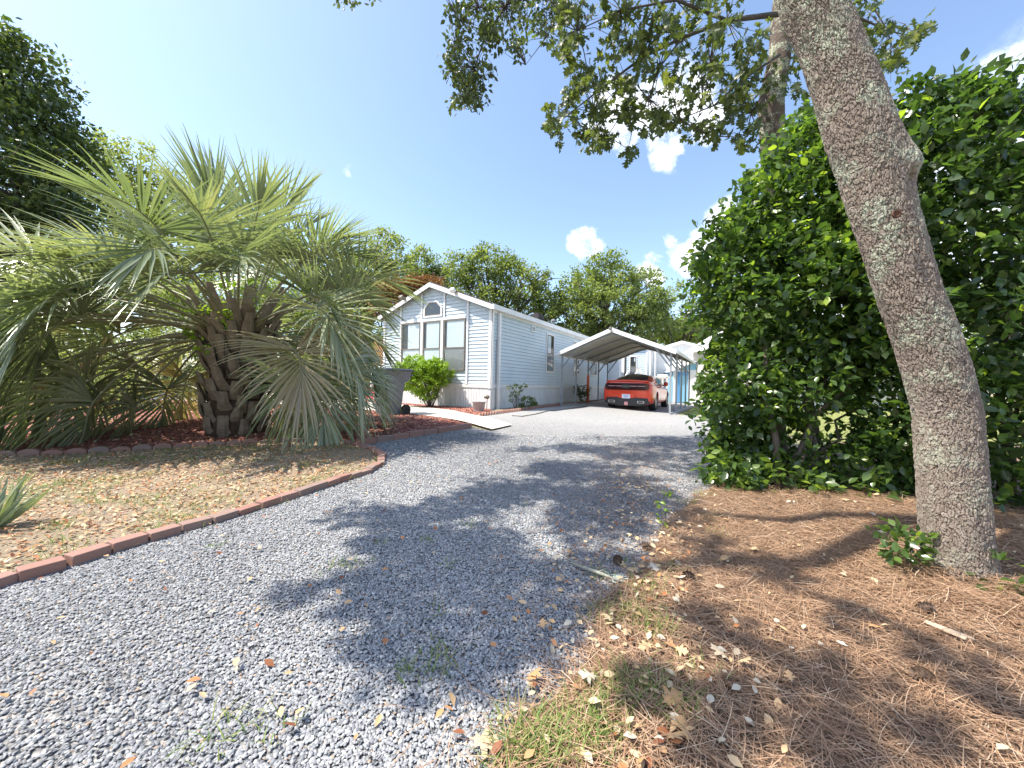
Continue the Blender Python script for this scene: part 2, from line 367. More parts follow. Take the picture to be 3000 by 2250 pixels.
# ------------------------------------------------------------------ foliage and trees
GREEN = {
 'oakdark': leafmat('dark_oak_leaves', [(0, (.035, .06, .022)), (.5, (.075, .11, .038)), (1, (.16, .185, .06))], .45, .3),
 'oakmid': leafmat('oak_leaves', [(0, (.10, .135, .05)), (.5, (.17, .205, .075)), (1, (.27, .295, .12))], .5, .5),
 'oaklight': leafmat('pale_leaves', [(0, (.13, .16, .06)), (.5, (.23, .26, .09)), (1, (.34, .34, .15))], .5, .4),
 'rust': leafmat('rusty_leaves', [(0, (.16, .06, .03)), (.5, (.27, .12, .045)), (1, (.3, .2, .07))], .6, .3, tcol=1.1),
 'camellia': leafmat('camellia_leaves', [(0, (.035, .062, .022)), (.4, (.06, .105, .03)), (.75, (.11, .175, .035)), (1, (.26, .34, .05))], .26, .38, .6, 2.1),
 'hero': leafmat('red_oak_leaves', [(0, (.045, .06, .025)), (.6, (.09, .115, .04)), (.9, (.17, .19, .05)), (1, (.28, .28, .06))], .42, .4, .5, 1.5),
 'lime': leafmat('bright_shrub_leaves', [(0, (.12, .20, .02)), (.5, (.24, .36, .035)), (1, (.38, .50, .06))], .4, .35),
 'palm': leafmat('palm_leaflets', [(0, (.14, .185, .115)), (.5, (.24, .285, .18)), (.9, (.40, .42, .27)), (1, (.42, .31, .18))], .24, .3, 1.0, 1.1),
 'grass': leafmat('grass_blades', [(0, (.10, .17, .03)), (.6, (.20, .28, .06)), (1, (.38, .34, .14))], .6, .3, tcol=1.1)}
def lobes_sample(lobes, n, shell=.55):
    """random points in a set of ellipsoids (x,y,z,rx,ry,rz), thicker toward the surface"""
    L = np.array(lobes, float); wgt = (L[:, 3]*L[:, 4]*L[:, 5])**.67; idx = R.choice(len(L), n, p=wgt/wgt.sum())
    d = unit(n); r = R.uniform(shell**3, 1, n)**(1/3)
    return L[idx, :3]+d*r[:, None]*L[idx, 3:6], d
def clumpy(lobes, nclump, per, cr, shell=.5):
    C, D = lobes_sample(lobes, nclump, shell)
    sz = cr*R.uniform(.5, 1.3, nclump)
    ii = np.repeat(np.arange(nclump), per); n = len(ii)
    off = unit(n)*(R.uniform(0, 1, n)**.5)[:, None]*sz[ii][:, None]*np.array([1, 1, .75])
    tone = np.clip(R.normal(.42, .17, nclump)[ii]+R.normal(0, .13, n), 0, 1)
    return C[ii]+off, D[ii], tone, C
def leaves_mesh(name, P, T, tmpl, size, mt, parent, droop=.3, flat=.6, outward=None):
    n = len(P); d = unit(n); d[:, 2] -= droop
    if outward is not None: d += outward*.6
    u = unit(n); u[:, 2] = np.abs(u[:, 2])+flat
    S = size*R.uniform(.65, 1.3, n); V, Fc = scatter(tmpl[0], tmpl[1], P, frames(d, u), np.stack([S, S, S], 1))
    return big(name, V, Fc, mt, parent, np.repeat(T, len(tmpl[0])))
def limb_tree(base, top_targets, r0, bend=.25, seed=1, fork=None):
    """trunk plus limbs to each target as tubes; returns MB"""
    rnd = random.Random(seed); mb = MB(); base = Vector(base)
    tops = [Vector(t) for t in top_targets]; c = sum(tops, Vector((0, 0, 0)))/len(tops)
    fork = Vector(fork) if fork else base+(c-base)*.38
    def path(a, b, k, wob):
        out = []
        for i in range(k+1):
            s = i/k; p = a.lerp(b, s); q = math.sin(s*math.pi)
            out.append(p+Vector((rnd.uniform(-wob, wob), rnd.uniform(-wob, wob), rnd.uniform(0, wob)))*q)
        return out
    L = (fork-base).length
    mb.tube(path(base, fork, 5, L*.03), [r0*(1.35 if i == 0 else 1.05-.05*i) for i in range(6)], 12)
    for tp in tops:
        s = rnd.uniform(.0, .35); a = fork.lerp(base, s*.4); l = (tp-a).length
        mb.tube(path(a, tp, 6, l*.06), [r0*(.62-.095*i) for i in range(7)], 7)
        for k in range(4):
            b = a.lerp(tp, rnd.uniform(.35, .9)); e = b+Vector((rnd.uniform(-1, 1), rnd.uniform(-1, 1), rnd.uniform(-.1, .8))).normalized()*l*rnd.uniform(.18, .35)
            mb.tube(path(b, e, 3, l*.03), [r0*.2, r0*.14, r0*.08, r0*.03], 5)
    return mb
def tree(name, label, cat, base, lobes, kind, nclump, per, cr, lsize, r0=.3, group=None, seed=1, shell=.5, tmpl=LEAF_SMALL, bark='bark_far', flat=.5):
    t = empty(name, base, label, cat, group); st = R.get_state(); R.seed(seed)
    P, D, T, C = clumpy(lobes, nclump, per, cr, shell)
    leaves_mesh('crown', P, T, tmpl, lsize, GREEN[kind], t, .2, flat)
    tg = [(l[0], l[1], l[2]+l[5]*.35) for l in lobes]
    pick = C[R.choice(len(C), min(len(C), 14), replace=False)]
    limb_tree(base, tg+[tuple(p) for p in pick], r0, seed=seed).build('trunk', M[bark], t, smooth=True)
    R.set_state(st); return t
def plobe(u, v, D, ru, rv, dd=None):
    """an ellipsoid seen at u, v (source px) at depth D with half-sizes ru, rv (px)"""
    p = at(u, v, D); k = D/F; return (p.x, p.y, p.z, ru*k, (dd or (ru+rv)/2*k), rv*k)
tree('oak_tree', 'tall dark oak at the left edge behind the palm', 'tree', (-18.5, 15.5, 0),
     [plobe(-20, 420, 15, 230, 230), plobe(40, 600, 15, 210, 190), plobe(-60, 180, 15, 130, 130), plobe(70, 230, 16, 105, 110), plobe(150, 420, 15.5, 75, 110), plobe(-40, 850, 15, 300, 170), plobe(190, 700, 15, 70, 130)], 'oakdark', 900, 42, .75, .22, .34, seed=3)
tree('oak_tree', 'pale yellow green tree between the dark oak and the palm crown', 'tree', (-22, 24, 0),
     [plobe(255, 440, 24, 62, 75), plobe(385, 480, 25, 85, 75), plobe(330, 640, 24, 170, 120), plobe(480, 580, 26, 75, 75), plobe(240, 800, 24, 200, 130), plobe(520, 760, 25, 160, 140)], 'oaklight', 520, 42, .85, .26, .3, seed=4)
tree('oak_tree', 'dense tree right behind the palm with a sparse high tip', 'tree', (-10, 26, 0),
     [plobe(1135, 730, 26, 55, 55), plobe(1060, 790, 26, 95, 80), plobe(960, 790, 26, 90, 90), plobe(1020, 900, 26, 150, 100), plobe(860, 850, 27, 120, 120), plobe(1170, 810, 27, 60, 55)], 'oakmid', 520, 42, .7, .23, .35, seed=5)
tree('pine_tree', 'rounded bright green tree above the left end of the gable', 'tree', (-6.5, 30, 0),
     [plobe(1235, 780, 30, 55, 52), plobe(1225, 850, 30, 75, 60), plobe(1290, 840, 31, 50, 60)], 'oakmid', 260, 44, .6, .22, .3, seed=6)
tree('oak_tree', 'spreading oak showing its limbs behind the mobile home roof', 'tree', (-2.3, 27, 0),
     [plobe(1350, 790, 27, 62, 60), plobe(1430, 770, 27, 70, 55), plobe(1500, 800, 28, 60, 55), plobe(1570, 820, 27, 42, 40), plobe(1400, 870, 27, 110, 60), plobe(1540, 880, 27, 80, 40), plobe(1610, 890, 28, 60, 45)], 'oakmid', 430, 36, .62, .22, .32, seed=7, shell=.35)
tree('oak_tree', 'full rounded oak standing behind the carport', 'tree', (7.2, 26.5, 0),
     [plobe(1790, 800, 27, 75, 62), plobe(1700, 850, 27, 65, 70), plobe(1870, 860, 27, 75, 80), plobe(1760, 900, 26.5, 130, 90), plobe(1935, 900, 27, 32, 40), plobe(1650, 930, 27, 60, 50), plobe(1860, 950, 27, 90, 55), plobe(1720, 1000, 28, 150, 50)], 'oakmid', 620, 44, .62, .22, .34, seed=8, shell=.3)
tree('oak_tree', 'small distant tree beyond the white shed roof', 'tree', (17.5, 38, 0),
     [plobe(1985, 970, 38, 60, 38), plobe(2040, 990, 38, 70, 60), plobe(1940, 1010, 38, 45, 35), plobe(2100, 960, 38, 80, 60)], 'oakmid', 300, 40, .75, .28, .3, seed=9)
tree('crape_myrtle', 'rust coloured crape myrtle peeping over the left roof slope', 'tree', (-7.2, 20.5, 0),
     [plobe(1165, 850, 20, 55, 28), plobe(1215, 838, 20, 50, 24), plobe(1270, 835, 20, 30, 22), plobe(1130, 890, 20, 50, 35)], 'rust', 240, 40, .4, .13, .12, seed=10)
tree('oak_tree', 'tree filling the gap left of the gable behind the palm', 'tree', (-14, 21, 0),
     [plobe(700, 900, 22, 200, 110), plobe(560, 950, 21, 150, 110), plobe(820, 960, 21, 120, 90)], 'oakmid', 380, 40, .7, .22, .3, seed=12)
# greenery beyond the yard on the left
def shrub(name, label, base, lobes, kind, nclump, per, cr, ls, seed, cat='shrub', tmpl=LEAF_SMALL, nst=5, r=.02, group=None, flat=.5, stem='stems', outw=True):
    t = empty(name, base, label, cat, group); st = R.get_state(); R.seed(seed); rnd = random.Random(seed)
    P, D, T, C = clumpy(lobes, nclump, per, cr, .45); leaves_mesh('foliage', P, T, tmpl, ls, GREEN[kind], t, 0, flat, D if outw else None)
    mb = MB(); b = Vector(base)
    for i in range(nst):
        e = Vector(C[rnd.randrange(len(C))]); m_ = b.lerp(e, .5)+Vector((rnd.uniform(-1, 1), rnd.uniform(-1, 1), .3))*.08*(e-b).length
        mb.tube([b+Vector((rnd.uniform(-.05, .05), rnd.uniform(-.05, .05), -.03)), m_, e], [r, r*.7, r*.3], 6)
    mb.build(stem, M['bark_far'], t, smooth=True); R.set_state(st); return t
p = gp(480, 1205); shrub('shrub', 'dark low shrub behind the left side of the palm trunk', p, [(p.x, p.y, .45, .8, .5, .5), (p.x-.8, p.y+.2, .4, .6, .5, .4)], 'oakdark', 90, 40, .16, .06, 21)
p = Vector((-11.5, 8.5, 0)); shrub('shrub', 'yellow green shrub at the left edge behind the drooping fronds', p, [(p.x, p.y, .9, 1.4, .8, .9), (p.x+1.5, p.y+.4, .7, .8, .6, .6)], 'oaklight', 120, 40, .22, .08, 22)
for i, (x, y, s, lb) in enumerate(((-15.5, 14, 1.7, 'big green bush below the dark oak'), (-12.5, 16.5, 1.5, 'broad bush behind the palm trunk'), (-9.6, 19, 1.4, 'bush beside the porch behind the palm'), (-21, 13.5, 2.0, 'bush at the far left edge beneath the dark oak'), (-26, 19, 2.6, 'tall far bush at the left behind the yellow green shrub'), (-19, 20, 2.2, 'tall far bush seen through the left side of the palm'))):
    shrub('shrub', lb, (x, y, .05), [(x, y, s*.8, s*1.5, s, s*.85)], 'oakmid', 170, 40, .3, .12, 23+i)

# foreground: leaning oak trunk with real bark plates
def hero_trunk():
    ks = [(2828, 1775, 124), (2822, 1735, 119), (2800, 1600, 110), (2788, 1400, 108), (2770, 1200, 108), (2715, 1000, 112), (2658, 850, 113), (2610, 700, 115), (2568, 560, 120), (2550, 470, 128), (2520, 390, 130), (2475, 250, 122), (2420, 110, 118), (2368, 0, 118), (2320, -150, 115), (2230, -400, 108)]
    D0 = 1.92; C = []; Rr = []
    for u, v, wpx in ks: p = at(u, v, D0); C.append(np.array(p)); Rr.append(wpx*D0/F*.99*float(np.interp(v, [0, 1125, 1740], [.6, .645, .70])))
    C = np.array(C); Rr = np.array(Rr); s = np.concatenate([[0], np.cumsum(np.linalg.norm(np.diff(C, axis=0), axis=1))])
    nL = 1900; nA = 460; ss = np.linspace(0, s[-1], nL)
    c = np.stack([np.interp(ss, s, C[:, k]) for k in range(3)], 1); r = np.interp(ss, s, Rr)
    ker = np.ones(61)/61
    pad = lambda a: np.convolve(np.concatenate([np.full(30, a[0]), a, np.full(30, a[-1])]), ker, 'valid')
    # linear extrapolated padding keeps ends in place
    c = np.stack([pad(c[:, k]) for k in range(3)], 1); r = pad(r)
    th = np.linspace(0, 2*np.pi, nA, endpoint=False)
    A, S = np.meshgrid(th, ss); rr = r[:, None]*np.ones_like(A)
    # knot bulge facing the camera-right
    def bulge(a0, s0, wa, ws, h):
        da = np.angle(np.exp(1j*(A-a0))); return h*np.exp(-(da/wa)**2-((S-s0)/ws)**2)
    s_k = np.interp(-470, [-k[1] for k in ks], s) if False else s[9]
    s_k -= .10; rr = rr+bulge(-.55, s_k+.03, .6, .10, .036)+bulge(-.85, s_k, .3, .05, .014)-bulge(-1.1, s_k-.07, .16, .03, .022)+bulge(-1.2, s[7]+.02, .1, .022, .01)
    rr = rr+bulge(-1.9, s[1], .5, .12, .02)+bulge(-.6, s[1], .4, .1, .018)
    # plates: jittered voronoi on the unrolled surface
    cw = .0125; ch = .030; nx = 2*int(round(2*np.pi*.135/cw/2)); X = A/(2*np.pi)*nx; Y = S/ch
    wr = np.random.RandomState(8)
    def vn(sx, sy, k):
        g = wr.uniform(-1, 1, (int(sy)+3, int(sx))); fy = np.clip(ss/ss[-1]*sy, 0, sy-1e-6); fx = th/(2*np.pi)*int(sx); iy_ = fy.astype(int); ix_ = fx.astype(int); ty = (fy-iy_)[:, None]; tx_ = (fx-ix_)[None]; ty = ty*ty*(3-2*ty); tx_ = tx_*tx_*(3-2*tx_)
        g00 = g[iy_][:, ix_ % int(sx)]; g01 = g[iy_][:, (ix_+1) % int(sx)]; g10 = g[iy_+1][:, ix_ % int(sx)]; g11 = g[iy_+1][:, (ix_+1) % int(sx)]
        return k*((g00*(1-tx_)+g01*tx_)*(1-ty)+(g10*(1-tx_)+g11*tx_)*ty)
    SL = s[-1]
    Xw = X+vn(14, SL/.09, .9)+vn(45, SL/.03, .55)+vn(130, SL/.012, .25); Yw = Y+vn(14, SL/.12, 1.2)+vn(45, SL/.04, .6)+vn(130, SL/.012, .22)
    js = np.random.RandomState(5); ny_ = int(Y.max())+6; jx = js.uniform(.02, .98, (nx, ny_)); jy = js.uniform(.02, .98, (nx, ny_)); jt = js.uniform(0, 1, (nx, ny_))
    ix = np.floor(Xw).astype(int); iy = np.floor(Yw).astype(int)
    f1 = np.full(X.shape, 9.); f2 = f1.copy(); tn = np.zeros(X.shape)
    for dx in (-1, 0, 1):
        for dy in (-1, 0, 1):
            cx = ix+dx; cy = np.clip(iy+dy+2, 0, ny_-1)
            px = cx+jx[cx % nx, cy]; py = iy+dy+jy[cx % nx, cy]
            d = np.sqrt((Xw-px)**2+(Yw-py)**2*1.0); t_ = jt[cx % nx, cy]
            m_ = d < f1; f2 = np.where(m_, f1, np.minimum(f2, d)); tn = np.where(m_, t_, tn); f1 = np.where(m_, d, f1)
    e = f2-f1; plate = np.clip((e-.03)/.13, 0, 1)
    hN = (.003+.0042*tn)*plate+vn(90, SL/.02, .0016)+vn(180, SL/.008, .0010)+.0025*np.sin(A*7+Y*.2)+.003*np.sin(Y*.11+A*2)
    rr = rr+hN-.008
    yv = np.array([0, 1, 0.]); 
    T = np.gradient(c, axis=0); T /= np.linalg.norm(T, axis=1, keepdims=True)
    xa = np.cross(np.tile(yv, (nL, 1)), T); xa /= np.linalg.norm(xa, axis=1, keepdims=True); ya = np.cross(T, xa)
    # angle: 0 = +xa (right in view), -pi/2 = toward the camera
    if xa[0, 0] < 0: xa = -xa
    if ya[0, 1] < 0: ya = -ya
    V = c[:, None, :]+rr[..., None]*(np.cos(A)[..., None]*xa[:, None, :]+np.sin(A)[..., None]*ya[:, None, :])
    ii, jj = np.meshgrid(np.arange(nL-1), np.arange(nA), indexing='ij'); j2 = (jj+1) % nA
    Fc = np.stack([ii*nA+jj, ii*nA+j2, (ii+1)*nA+j2, (ii+1)*nA+jj], -1).reshape(-1, 4)
    return V.reshape(-1, 3), Fc, (plate*(.55+.45*tn)).ravel(), c, r
m = mat('oak_bark', (.3, .25, .22), .92); t = NT(m)
pl = t.ramp(t.attr(), [(0, (.085, .058, .042)), (.3, (.19, .142, .108)), (.65, (.28, .225, .18)), (1, (.38, .32, .265))])
pl = t.mix(t.ramp(t.noise(4, 5, .6), [(.4, (0, 0, 0)), (.7, (.5, .5, .5))]), pl, (.27, .21, .18))
lich = t.math('MULTIPLY', t.ramp(t.noise(5.5, 4, .6), [(.46, (0, 0, 0)), (.58, (1, 1, 1))]), t.ramp(t.noise(48, 3, .6), [(.42, (0, 0, 0)), (.52, (1, 1, 1))]))
lich = t.math('MULTIPLY', lich, t.math('MINIMUM', t.math('MAXIMUM', t.math('ADD', t.math('MULTIPLY', t.sep()[2], .45), .32), 0), 1))
pl = t.mix(t.math('MULTIPLY', lich, .85), pl, (.50, .53, .40))
t.color(pl).bump(t.math('ADD', t.math('ADD', t.noise(170, 5, .75), t.noise(60, 3, .6, t.mapv((1, 1, .35)))), t.math('MULTIPLY', lich, .8)), 1, .009); M['bark'] = m
V, Fc, tn, tc_, tr_ = hero_trunk()
TB = gp(2825, 1745)
oak = empty('oak_tree', TB, 'rough barked lichen spotted oak leaning left at the right foreground', 'tree')
big('trunk', V, Fc, M['bark'], oak, tn, smooth=True)
# scars
sc = MB(); q = at(2665, 610, 1.72)
sc.lathe(q+Vector((0, .062, 0)), [(.021, 0), (.019, .010), (.012, .004), (.003, .001)], 10, (-.1, -1, .1)); sc.build('branch_scar', varied('rusty_scar', (.13, .055, .03), (.06, .03, .018), 60, .9), oak, smooth=True)

# canopy overhead (shades the drive) — clumps stand where their shade falls, along the sun's ray
SH = [ # (u, v, ru, rv) shade patches, 2212 px view; n clumps
 (1100, 1065, 120, 24, 10), (1010, 1100, 70, 20, 6), (870, 1120, 110, 24, 9), (840, 1170, 60, 22, 5), (1000, 1165, 120, 34, 15), (1080, 1200, 100, 40, 12), (900, 1225, 110, 34, 12), (650, 1277, 70, 16, 5), (760, 1262, 80, 22, 7),
 (980, 1290, 170, 44, 22), (850, 1330, 110, 34, 11), (1090, 1350, 130, 46, 15), (970, 1400, 140, 44, 14), (1130, 1430, 110, 40, 9), (900, 1440, 80, 28, 6), (1040, 1475, 90, 18, 4),
 (1330, 1070, 110, 38, 14), (1250, 1020, 90, 22, 8), (1420, 1110, 90, 30, 9), (1270, 1130, 90, 30, 9), (1350, 1160, 70, 20, 5), (1290, 1240, 120, 30, 11), (1220, 1300, 90, 40, 10),
 (1230, 972, 110, 8, 5), (1340, 968, 130, 9, 6), (1430, 985, 110, 12, 8), (1500, 965, 60, 14, 5), (1380, 1000, 70, 7, 3), (1500, 1010, 70, 14, 6),
 (1400, 1240, 80, 24, 5), (1500, 1180, 90, 22, 5), (1640, 1215, 120, 26, 8), (1750, 1260, 90, 25, 5), (1850, 1330, 80, 30, 5), (1600, 1355, 60, 18, 3), (1680, 1420, 80, 24, 5), (1800, 1470, 100, 34, 7), (1640, 1530, 80, 30, 5), (1500, 1600, 60, 36, 4),
 (1920, 1500, 100, 40, 6), (2060, 1430, 80, 30, 4), (1760, 1590, 90, 34, 5), (2000, 1610, 110, 36, 6), (2150, 1540, 60, 40, 4), (1450, 1490, 50, 22, 2), (1900, 1640, 90, 30, 4), (1290, 1210, 60, 14, 3)]
P = []; CRD = []
for (u, v, ru, rv, n) in SH:
    g0 = gq(u, v); ar = math.pi*(ru*1.356/F*g0.y)*(rv*1.356*g0.y**2/F/CAMZ); nn = ar*(20 if v < 1015 else 42 if u < 1300 or v < 1100 else 19)*min(1, n/10+.35); nn = int(nn)+(R.uniform() < nn % 1)
    for k in range(max(1, nn)):
        a = R.uniform(0, 2*math.pi); q = math.sqrt(R.uniform(0, 1)); g = gq(u+ru*q*math.cos(a), v+rv*q*math.sin(a))
        zt = max(R.uniform(5.2, 8), 1+1.22*(g.y+.7)+.4)
        P.append(g+SUN*((zt-g.z)/SUN.z)); CRD.append(min(.26, .34*math.sqrt(ar)+.06))
P = np.array([tuple(p) for p in P]); nper = 24
ii = np.repeat(np.arange(len(P)), nper); n = len(ii); LP = P[ii]+unit(n)*(R.uniform(0, 1, n)**.4)[:, None]*np.array(CRD)[ii][:, None]*np.array([1, 1, .6])
CANOPY = P
def twigs(anchors, src, r, mb, rnd, k=4):
    for a in anchors:
        a = Vector(a); s = min(src, key=lambda q: (q-a).length+rnd.uniform(0, .5)); m_ = s.lerp(a, .5)+Vector((rnd.uniform(-.1, .1), rnd.uniform(-.1, .1), rnd.uniform(0, .2)))*(a-s).length*.6
        mb.tube([s, m_, a], [r, r*.6, r*.2], 4, False)
# limbs of the leaning oak above the frame
top = Vector(tc_[-1]); rnd = random.Random(4); mb = MB(); nodes = []
def limb(a, b, r1, r2, k=7, wob=.08):
    a, b = Vector(a), Vector(b); L = (b-a).length; pts = []
    for i in range(k+1):
        s = i/k; pts.append(a.lerp(b, s)+Vector((rnd.uniform(-1, 1), rnd.uniform(-1, 1), rnd.uniform(-.5, 1)))*wob*L*math.sin(s*math.pi)*.6)
    mb.tube(pts, [r1+(r2-r1)*i/k for i in range(k+1)], 9); nodes.extend(pts[2:]); return pts
fork = top+Vector((-.25, .05, 1.2)); limb(top-Vector((-.02, 0, .15)), fork, tr_[-1]*.98, .16, 4, .03)
for e in ((-2.6, 2.2, 6.2), (-3.8, 4.0, 8.4), (-1.5, 5.2, 8.9), (.8, 3.2, 7.6), (-4.2, 1.2, 6.6), (-1.2, .2, 6.3), (.2, -.8, 6.4), (-2.2, 3.4, 7.2), (-.3, 1.8, 6.4)): limb(fork, e, .11, .03)
twigs(list(P[::2]), [Vector(q) for q in nodes], .014, mb, rnd)
mb.build('limbs', M['bark_far'], oak, smooth=True)
crown_parts = []
S_ = .125*R.uniform(.7, 1.25, n); d = unit(n); d[:, 2] -= .5; u_ = unit(n); u_[:, 2] = np.abs(u_[:, 2])+.6
v_, f_ = scatter(*LEAF_LOBED, LP, frames(d, u_), np.stack([S_]*3, 1)); crown_parts.append((v_, f_, np.repeat(np.clip(R.normal(.4, .2, n), 0, 1), len(LEAF_LOBED[0]))))

# leaves visible at the top of the frame: sprays hanging on drooping twigs, listed (u, v, half-w, half-h, depth, count)
def spray(lst, tmpl, size, base_t, clump, dens=1.0):
    Pp = []; Tt = []; A = []
    for (u, v, ru, rv, D, cnt) in lst:
        for k in range(int(cnt*dens)):
            a = R.uniform(0, 2*math.pi); q = math.sqrt(R.uniform(0, 1)); c = np.array(at(u+ru*q*math.cos(a), v+rv*q*math.sin(a), D*R.uniform(.92, 1.1)))
            A.append(c); m_ = R.randint(7, 13); t0 = np.clip(R.normal(base_t, .15), 0, 1)
            pts = c+unit(m_)*R.uniform(.2, 1, (m_, 1))*clump; Pp.append(pts); Tt.append(np.clip(t0+R.normal(0, .12, m_), 0, 1))
    Pp = np.concatenate(Pp); Tt = np.concatenate(Tt); n = len(Pp); d = unit(n); d[:, 2] -= .7; u_ = unit(n)
    S_ = size*R.uniform(.7, 1.25, n); v_, f_ = scatter(*tmpl, Pp, frames(d, u_), np.stack([S_]*3, 1))
    return (v_, f_, np.repeat(Tt, len(tmpl[0]))), A
# small leaved drooping bough (belongs to the leaning oak's far limb)
LIVE = [(1010, 0, 28, 40, 6, 8), (1090, -10, 20, 20, 6, 3), (1350, 30, 40, 50, 6, 20), (1400, 90, 60, 40, 6, 20), (1470, 90, 60, 60, 6, 22), (1550, 40, 60, 60, 6, 22), (1345, 130, 40, 50, 6, 16), (1340, 190, 40, 50, 6, 22), (1380, 240, 50, 50, 6, 30), (1350, 290, 30, 25, 6, 10), (1400, 290, 26, 25, 6, 10), (1430, 180, 30, 50, 6, 10), (1530, 130, 40, 30, 6, 10), (1610, 60, 40, 60, 6, 12), (1450, 10, 90, 30, 6, 20), (1650, 20, 60, 40, 6, 16), (1500, -60, 250, 50, 6, 50), (1340, 145, 25, 20, 6, 5), (1600, 120, 20, 30, 6, 3)]
part, anch = spray(LIVE, LEAF_OVAL, .085, .3, .13, 1.1); crown_parts.append(part)
Vc, Fcc, Tc = join_np(crown_parts); big('crown', Vc, Fcc, GREEN['hero'], oak, Tc)
mb = MB(); n0 = len(nodes)
main = [at(1620, -300, 6.3), at(1560, -120, 6.1), at(1480, 20, 6), at(1420, 110, 6), at(1390, 200, 6), at(1375, 270, 6)]
mb.tube(main, [.05, .035, .02, .014, .009, .004], 6)
m2 = [at(1560, -120, 6.1), at(1640, 40, 6), at(1600, 110, 6), at(1540, 190, 6)]; mb.tube(m2, [.02, .012, .008, .003], 5)
m3 = [at(1480, 20, 6), at(1400, 20, 6), at(1345, 60, 6), at(1335, 130, 6)]; mb.tube(m3, [.014, .01, .007, .003], 5)
m4 = [at(1560, -120, 6.1), at(1300, -130, 6), at(1080, -90, 6), at(1015, -20, 6)]; mb.tube(m4, [.03, .02, .012, .004], 5)
mb.tube([nodes[10], at(1680, -700, 6.4), at(1620, -300, 6.3)], [.08, .07, .05], 7)
twigs(anch, [q for l in (main, m2, m3, m4) for q in l], .007, mb, rnd); mb.build('bough', M['bark_far'], oak, smooth=True)

# second oak behind, lobed leaves across the top
o2b = Vector((3.75, 5.4, .1)); oak2 = empty('oak_tree', o2b, 'second oak behind the camellias whose lobed leaves hang across the top', 'tree')
HER = [(1640, 350, 50, 40, 4.7, 16), (1600, 365, 24, 20, 4.7, 6), (1700, 400, 60, 26, 4.7, 14), (1780, 405, 40, 30, 4.7, 12), (1830, 430, 22, 18, 4.7, 5), (1800, 330, 60, 40, 4.7, 18), (1700, 290, 50, 50, 4.7, 18), (1740, 210, 60, 60, 4.8, 22), (1690, 150, 50, 50, 4.8, 14), (1620, 110, 60, 40, 4.8, 14), (1660, 60, 60, 50, 4.8, 14),
 (1820, 260, 60, 60, 4.8, 24), (1880, 330, 60, 40, 4.8, 18), (1930, 360, 50, 40, 4.8, 16), (1970, 320, 60, 40, 4.8, 16), (1890, 200, 70, 70, 4.8, 28), (1830, 120, 70, 60, 4.8, 26), (1920, 90, 80, 70, 4.8, 30), (2010, 240, 60, 60, 4.8, 22), (2060, 370, 60, 30, 4.8, 14), (2100, 400, 40, 22, 4.8, 8), (2130, 330, 50, 50, 4.8, 12), (2190, 400, 40, 40, 4.8, 14),
 (2050, 150, 80, 80, 4.8, 34), (2130, 230, 70, 70, 4.8, 28), (2190, 300, 50, 60, 4.8, 16), (2160, 110, 70, 80, 4.8, 26), (2000, 30, 120, 50, 4.8, 30), (1780, 30, 100, 50, 4.8, 24), (2230, 200, 60, 70, 4.9, 20), (2300, 80, 60, 80, 5, 20), (2330, 230, 50, 60, 5, 12),
 (2560, 60, 50, 60, 4.8, 14), (2600, 160, 60, 40, 4.8, 14), (2660, 110, 50, 40, 4.8, 12), (2700, 90, 26, 26, 4.8, 6), (2620, 210, 40, 40, 4.8, 8), (2540, -20, 60, 40, 4.8, 12), (1900, -60, 450, 50, 4.9, 70), (1700, 20, 60, 30, 4.8, 10)]
part, anch = spray(HER, LEAF_LOBED, .125, .5, .13, .43)
big('crown', part[0], part[1], GREEN['hero'], oak2, part[2])
mb = MB(); rnd = random.Random(9)
tk = [o2b+Vector((0, 0, -.1)), at(2290, 900, 5.4), at(2272, 600, 5.4), at(2262, 400, 5.4), at(2258, 300, 5.3), at(2285, 160, 5.3), at(2290, 40, 5.3), at(2310, -150, 5.4), at(2280, -500, 5.6)]
mb.tube(tk, [.2, .17, .16, .155, .165, .14, .13, .12, .09], 14); mb.build('trunk', M['bark'], oak2, smooth=True)
mb = MB(); src = []
for pp, rr in (([(2290, 40), (2130, 60), (2000, 110), (1880, 170), (1760, 260), (1660, 340)], .035), ([(2000, 110), (1930, 200), (1900, 290), (1860, 350)], .016), ([(2130, 60), (1980, 0), (1820, 30), (1690, 90)], .025), ([(2285, 160), (2180, 230), (2090, 310), (1990, 350)], .02),
               ([(2130, 60), (2080, 180), (2060, 300)], .014), ([(2290, 40), (2450, 20), (2600, 90), (2690, 110)], .02), ([(1760, 260), (1740, 330), (1780, 400)], .009), ([(2310, -150), (2100, -100), (1900, -60), (1650, -40)], .04), ([(1990, 350), (2060, 390), (2110, 400)], .01), ([(2180, 230), (2200, 330), (2190, 400)], .01)):
    pts = [at(u, v, 4.85+.1*math.sin(u)) for u, v in pp]; mb.tube(pts, [rr*(1-.8*i/(len(pts)-1)) for i in range(len(pts))], 6); src += pts[1:]
twigs(anch, src, .008, mb, rnd); mb.build('branches', M['bark_far'], oak2, smooth=True)

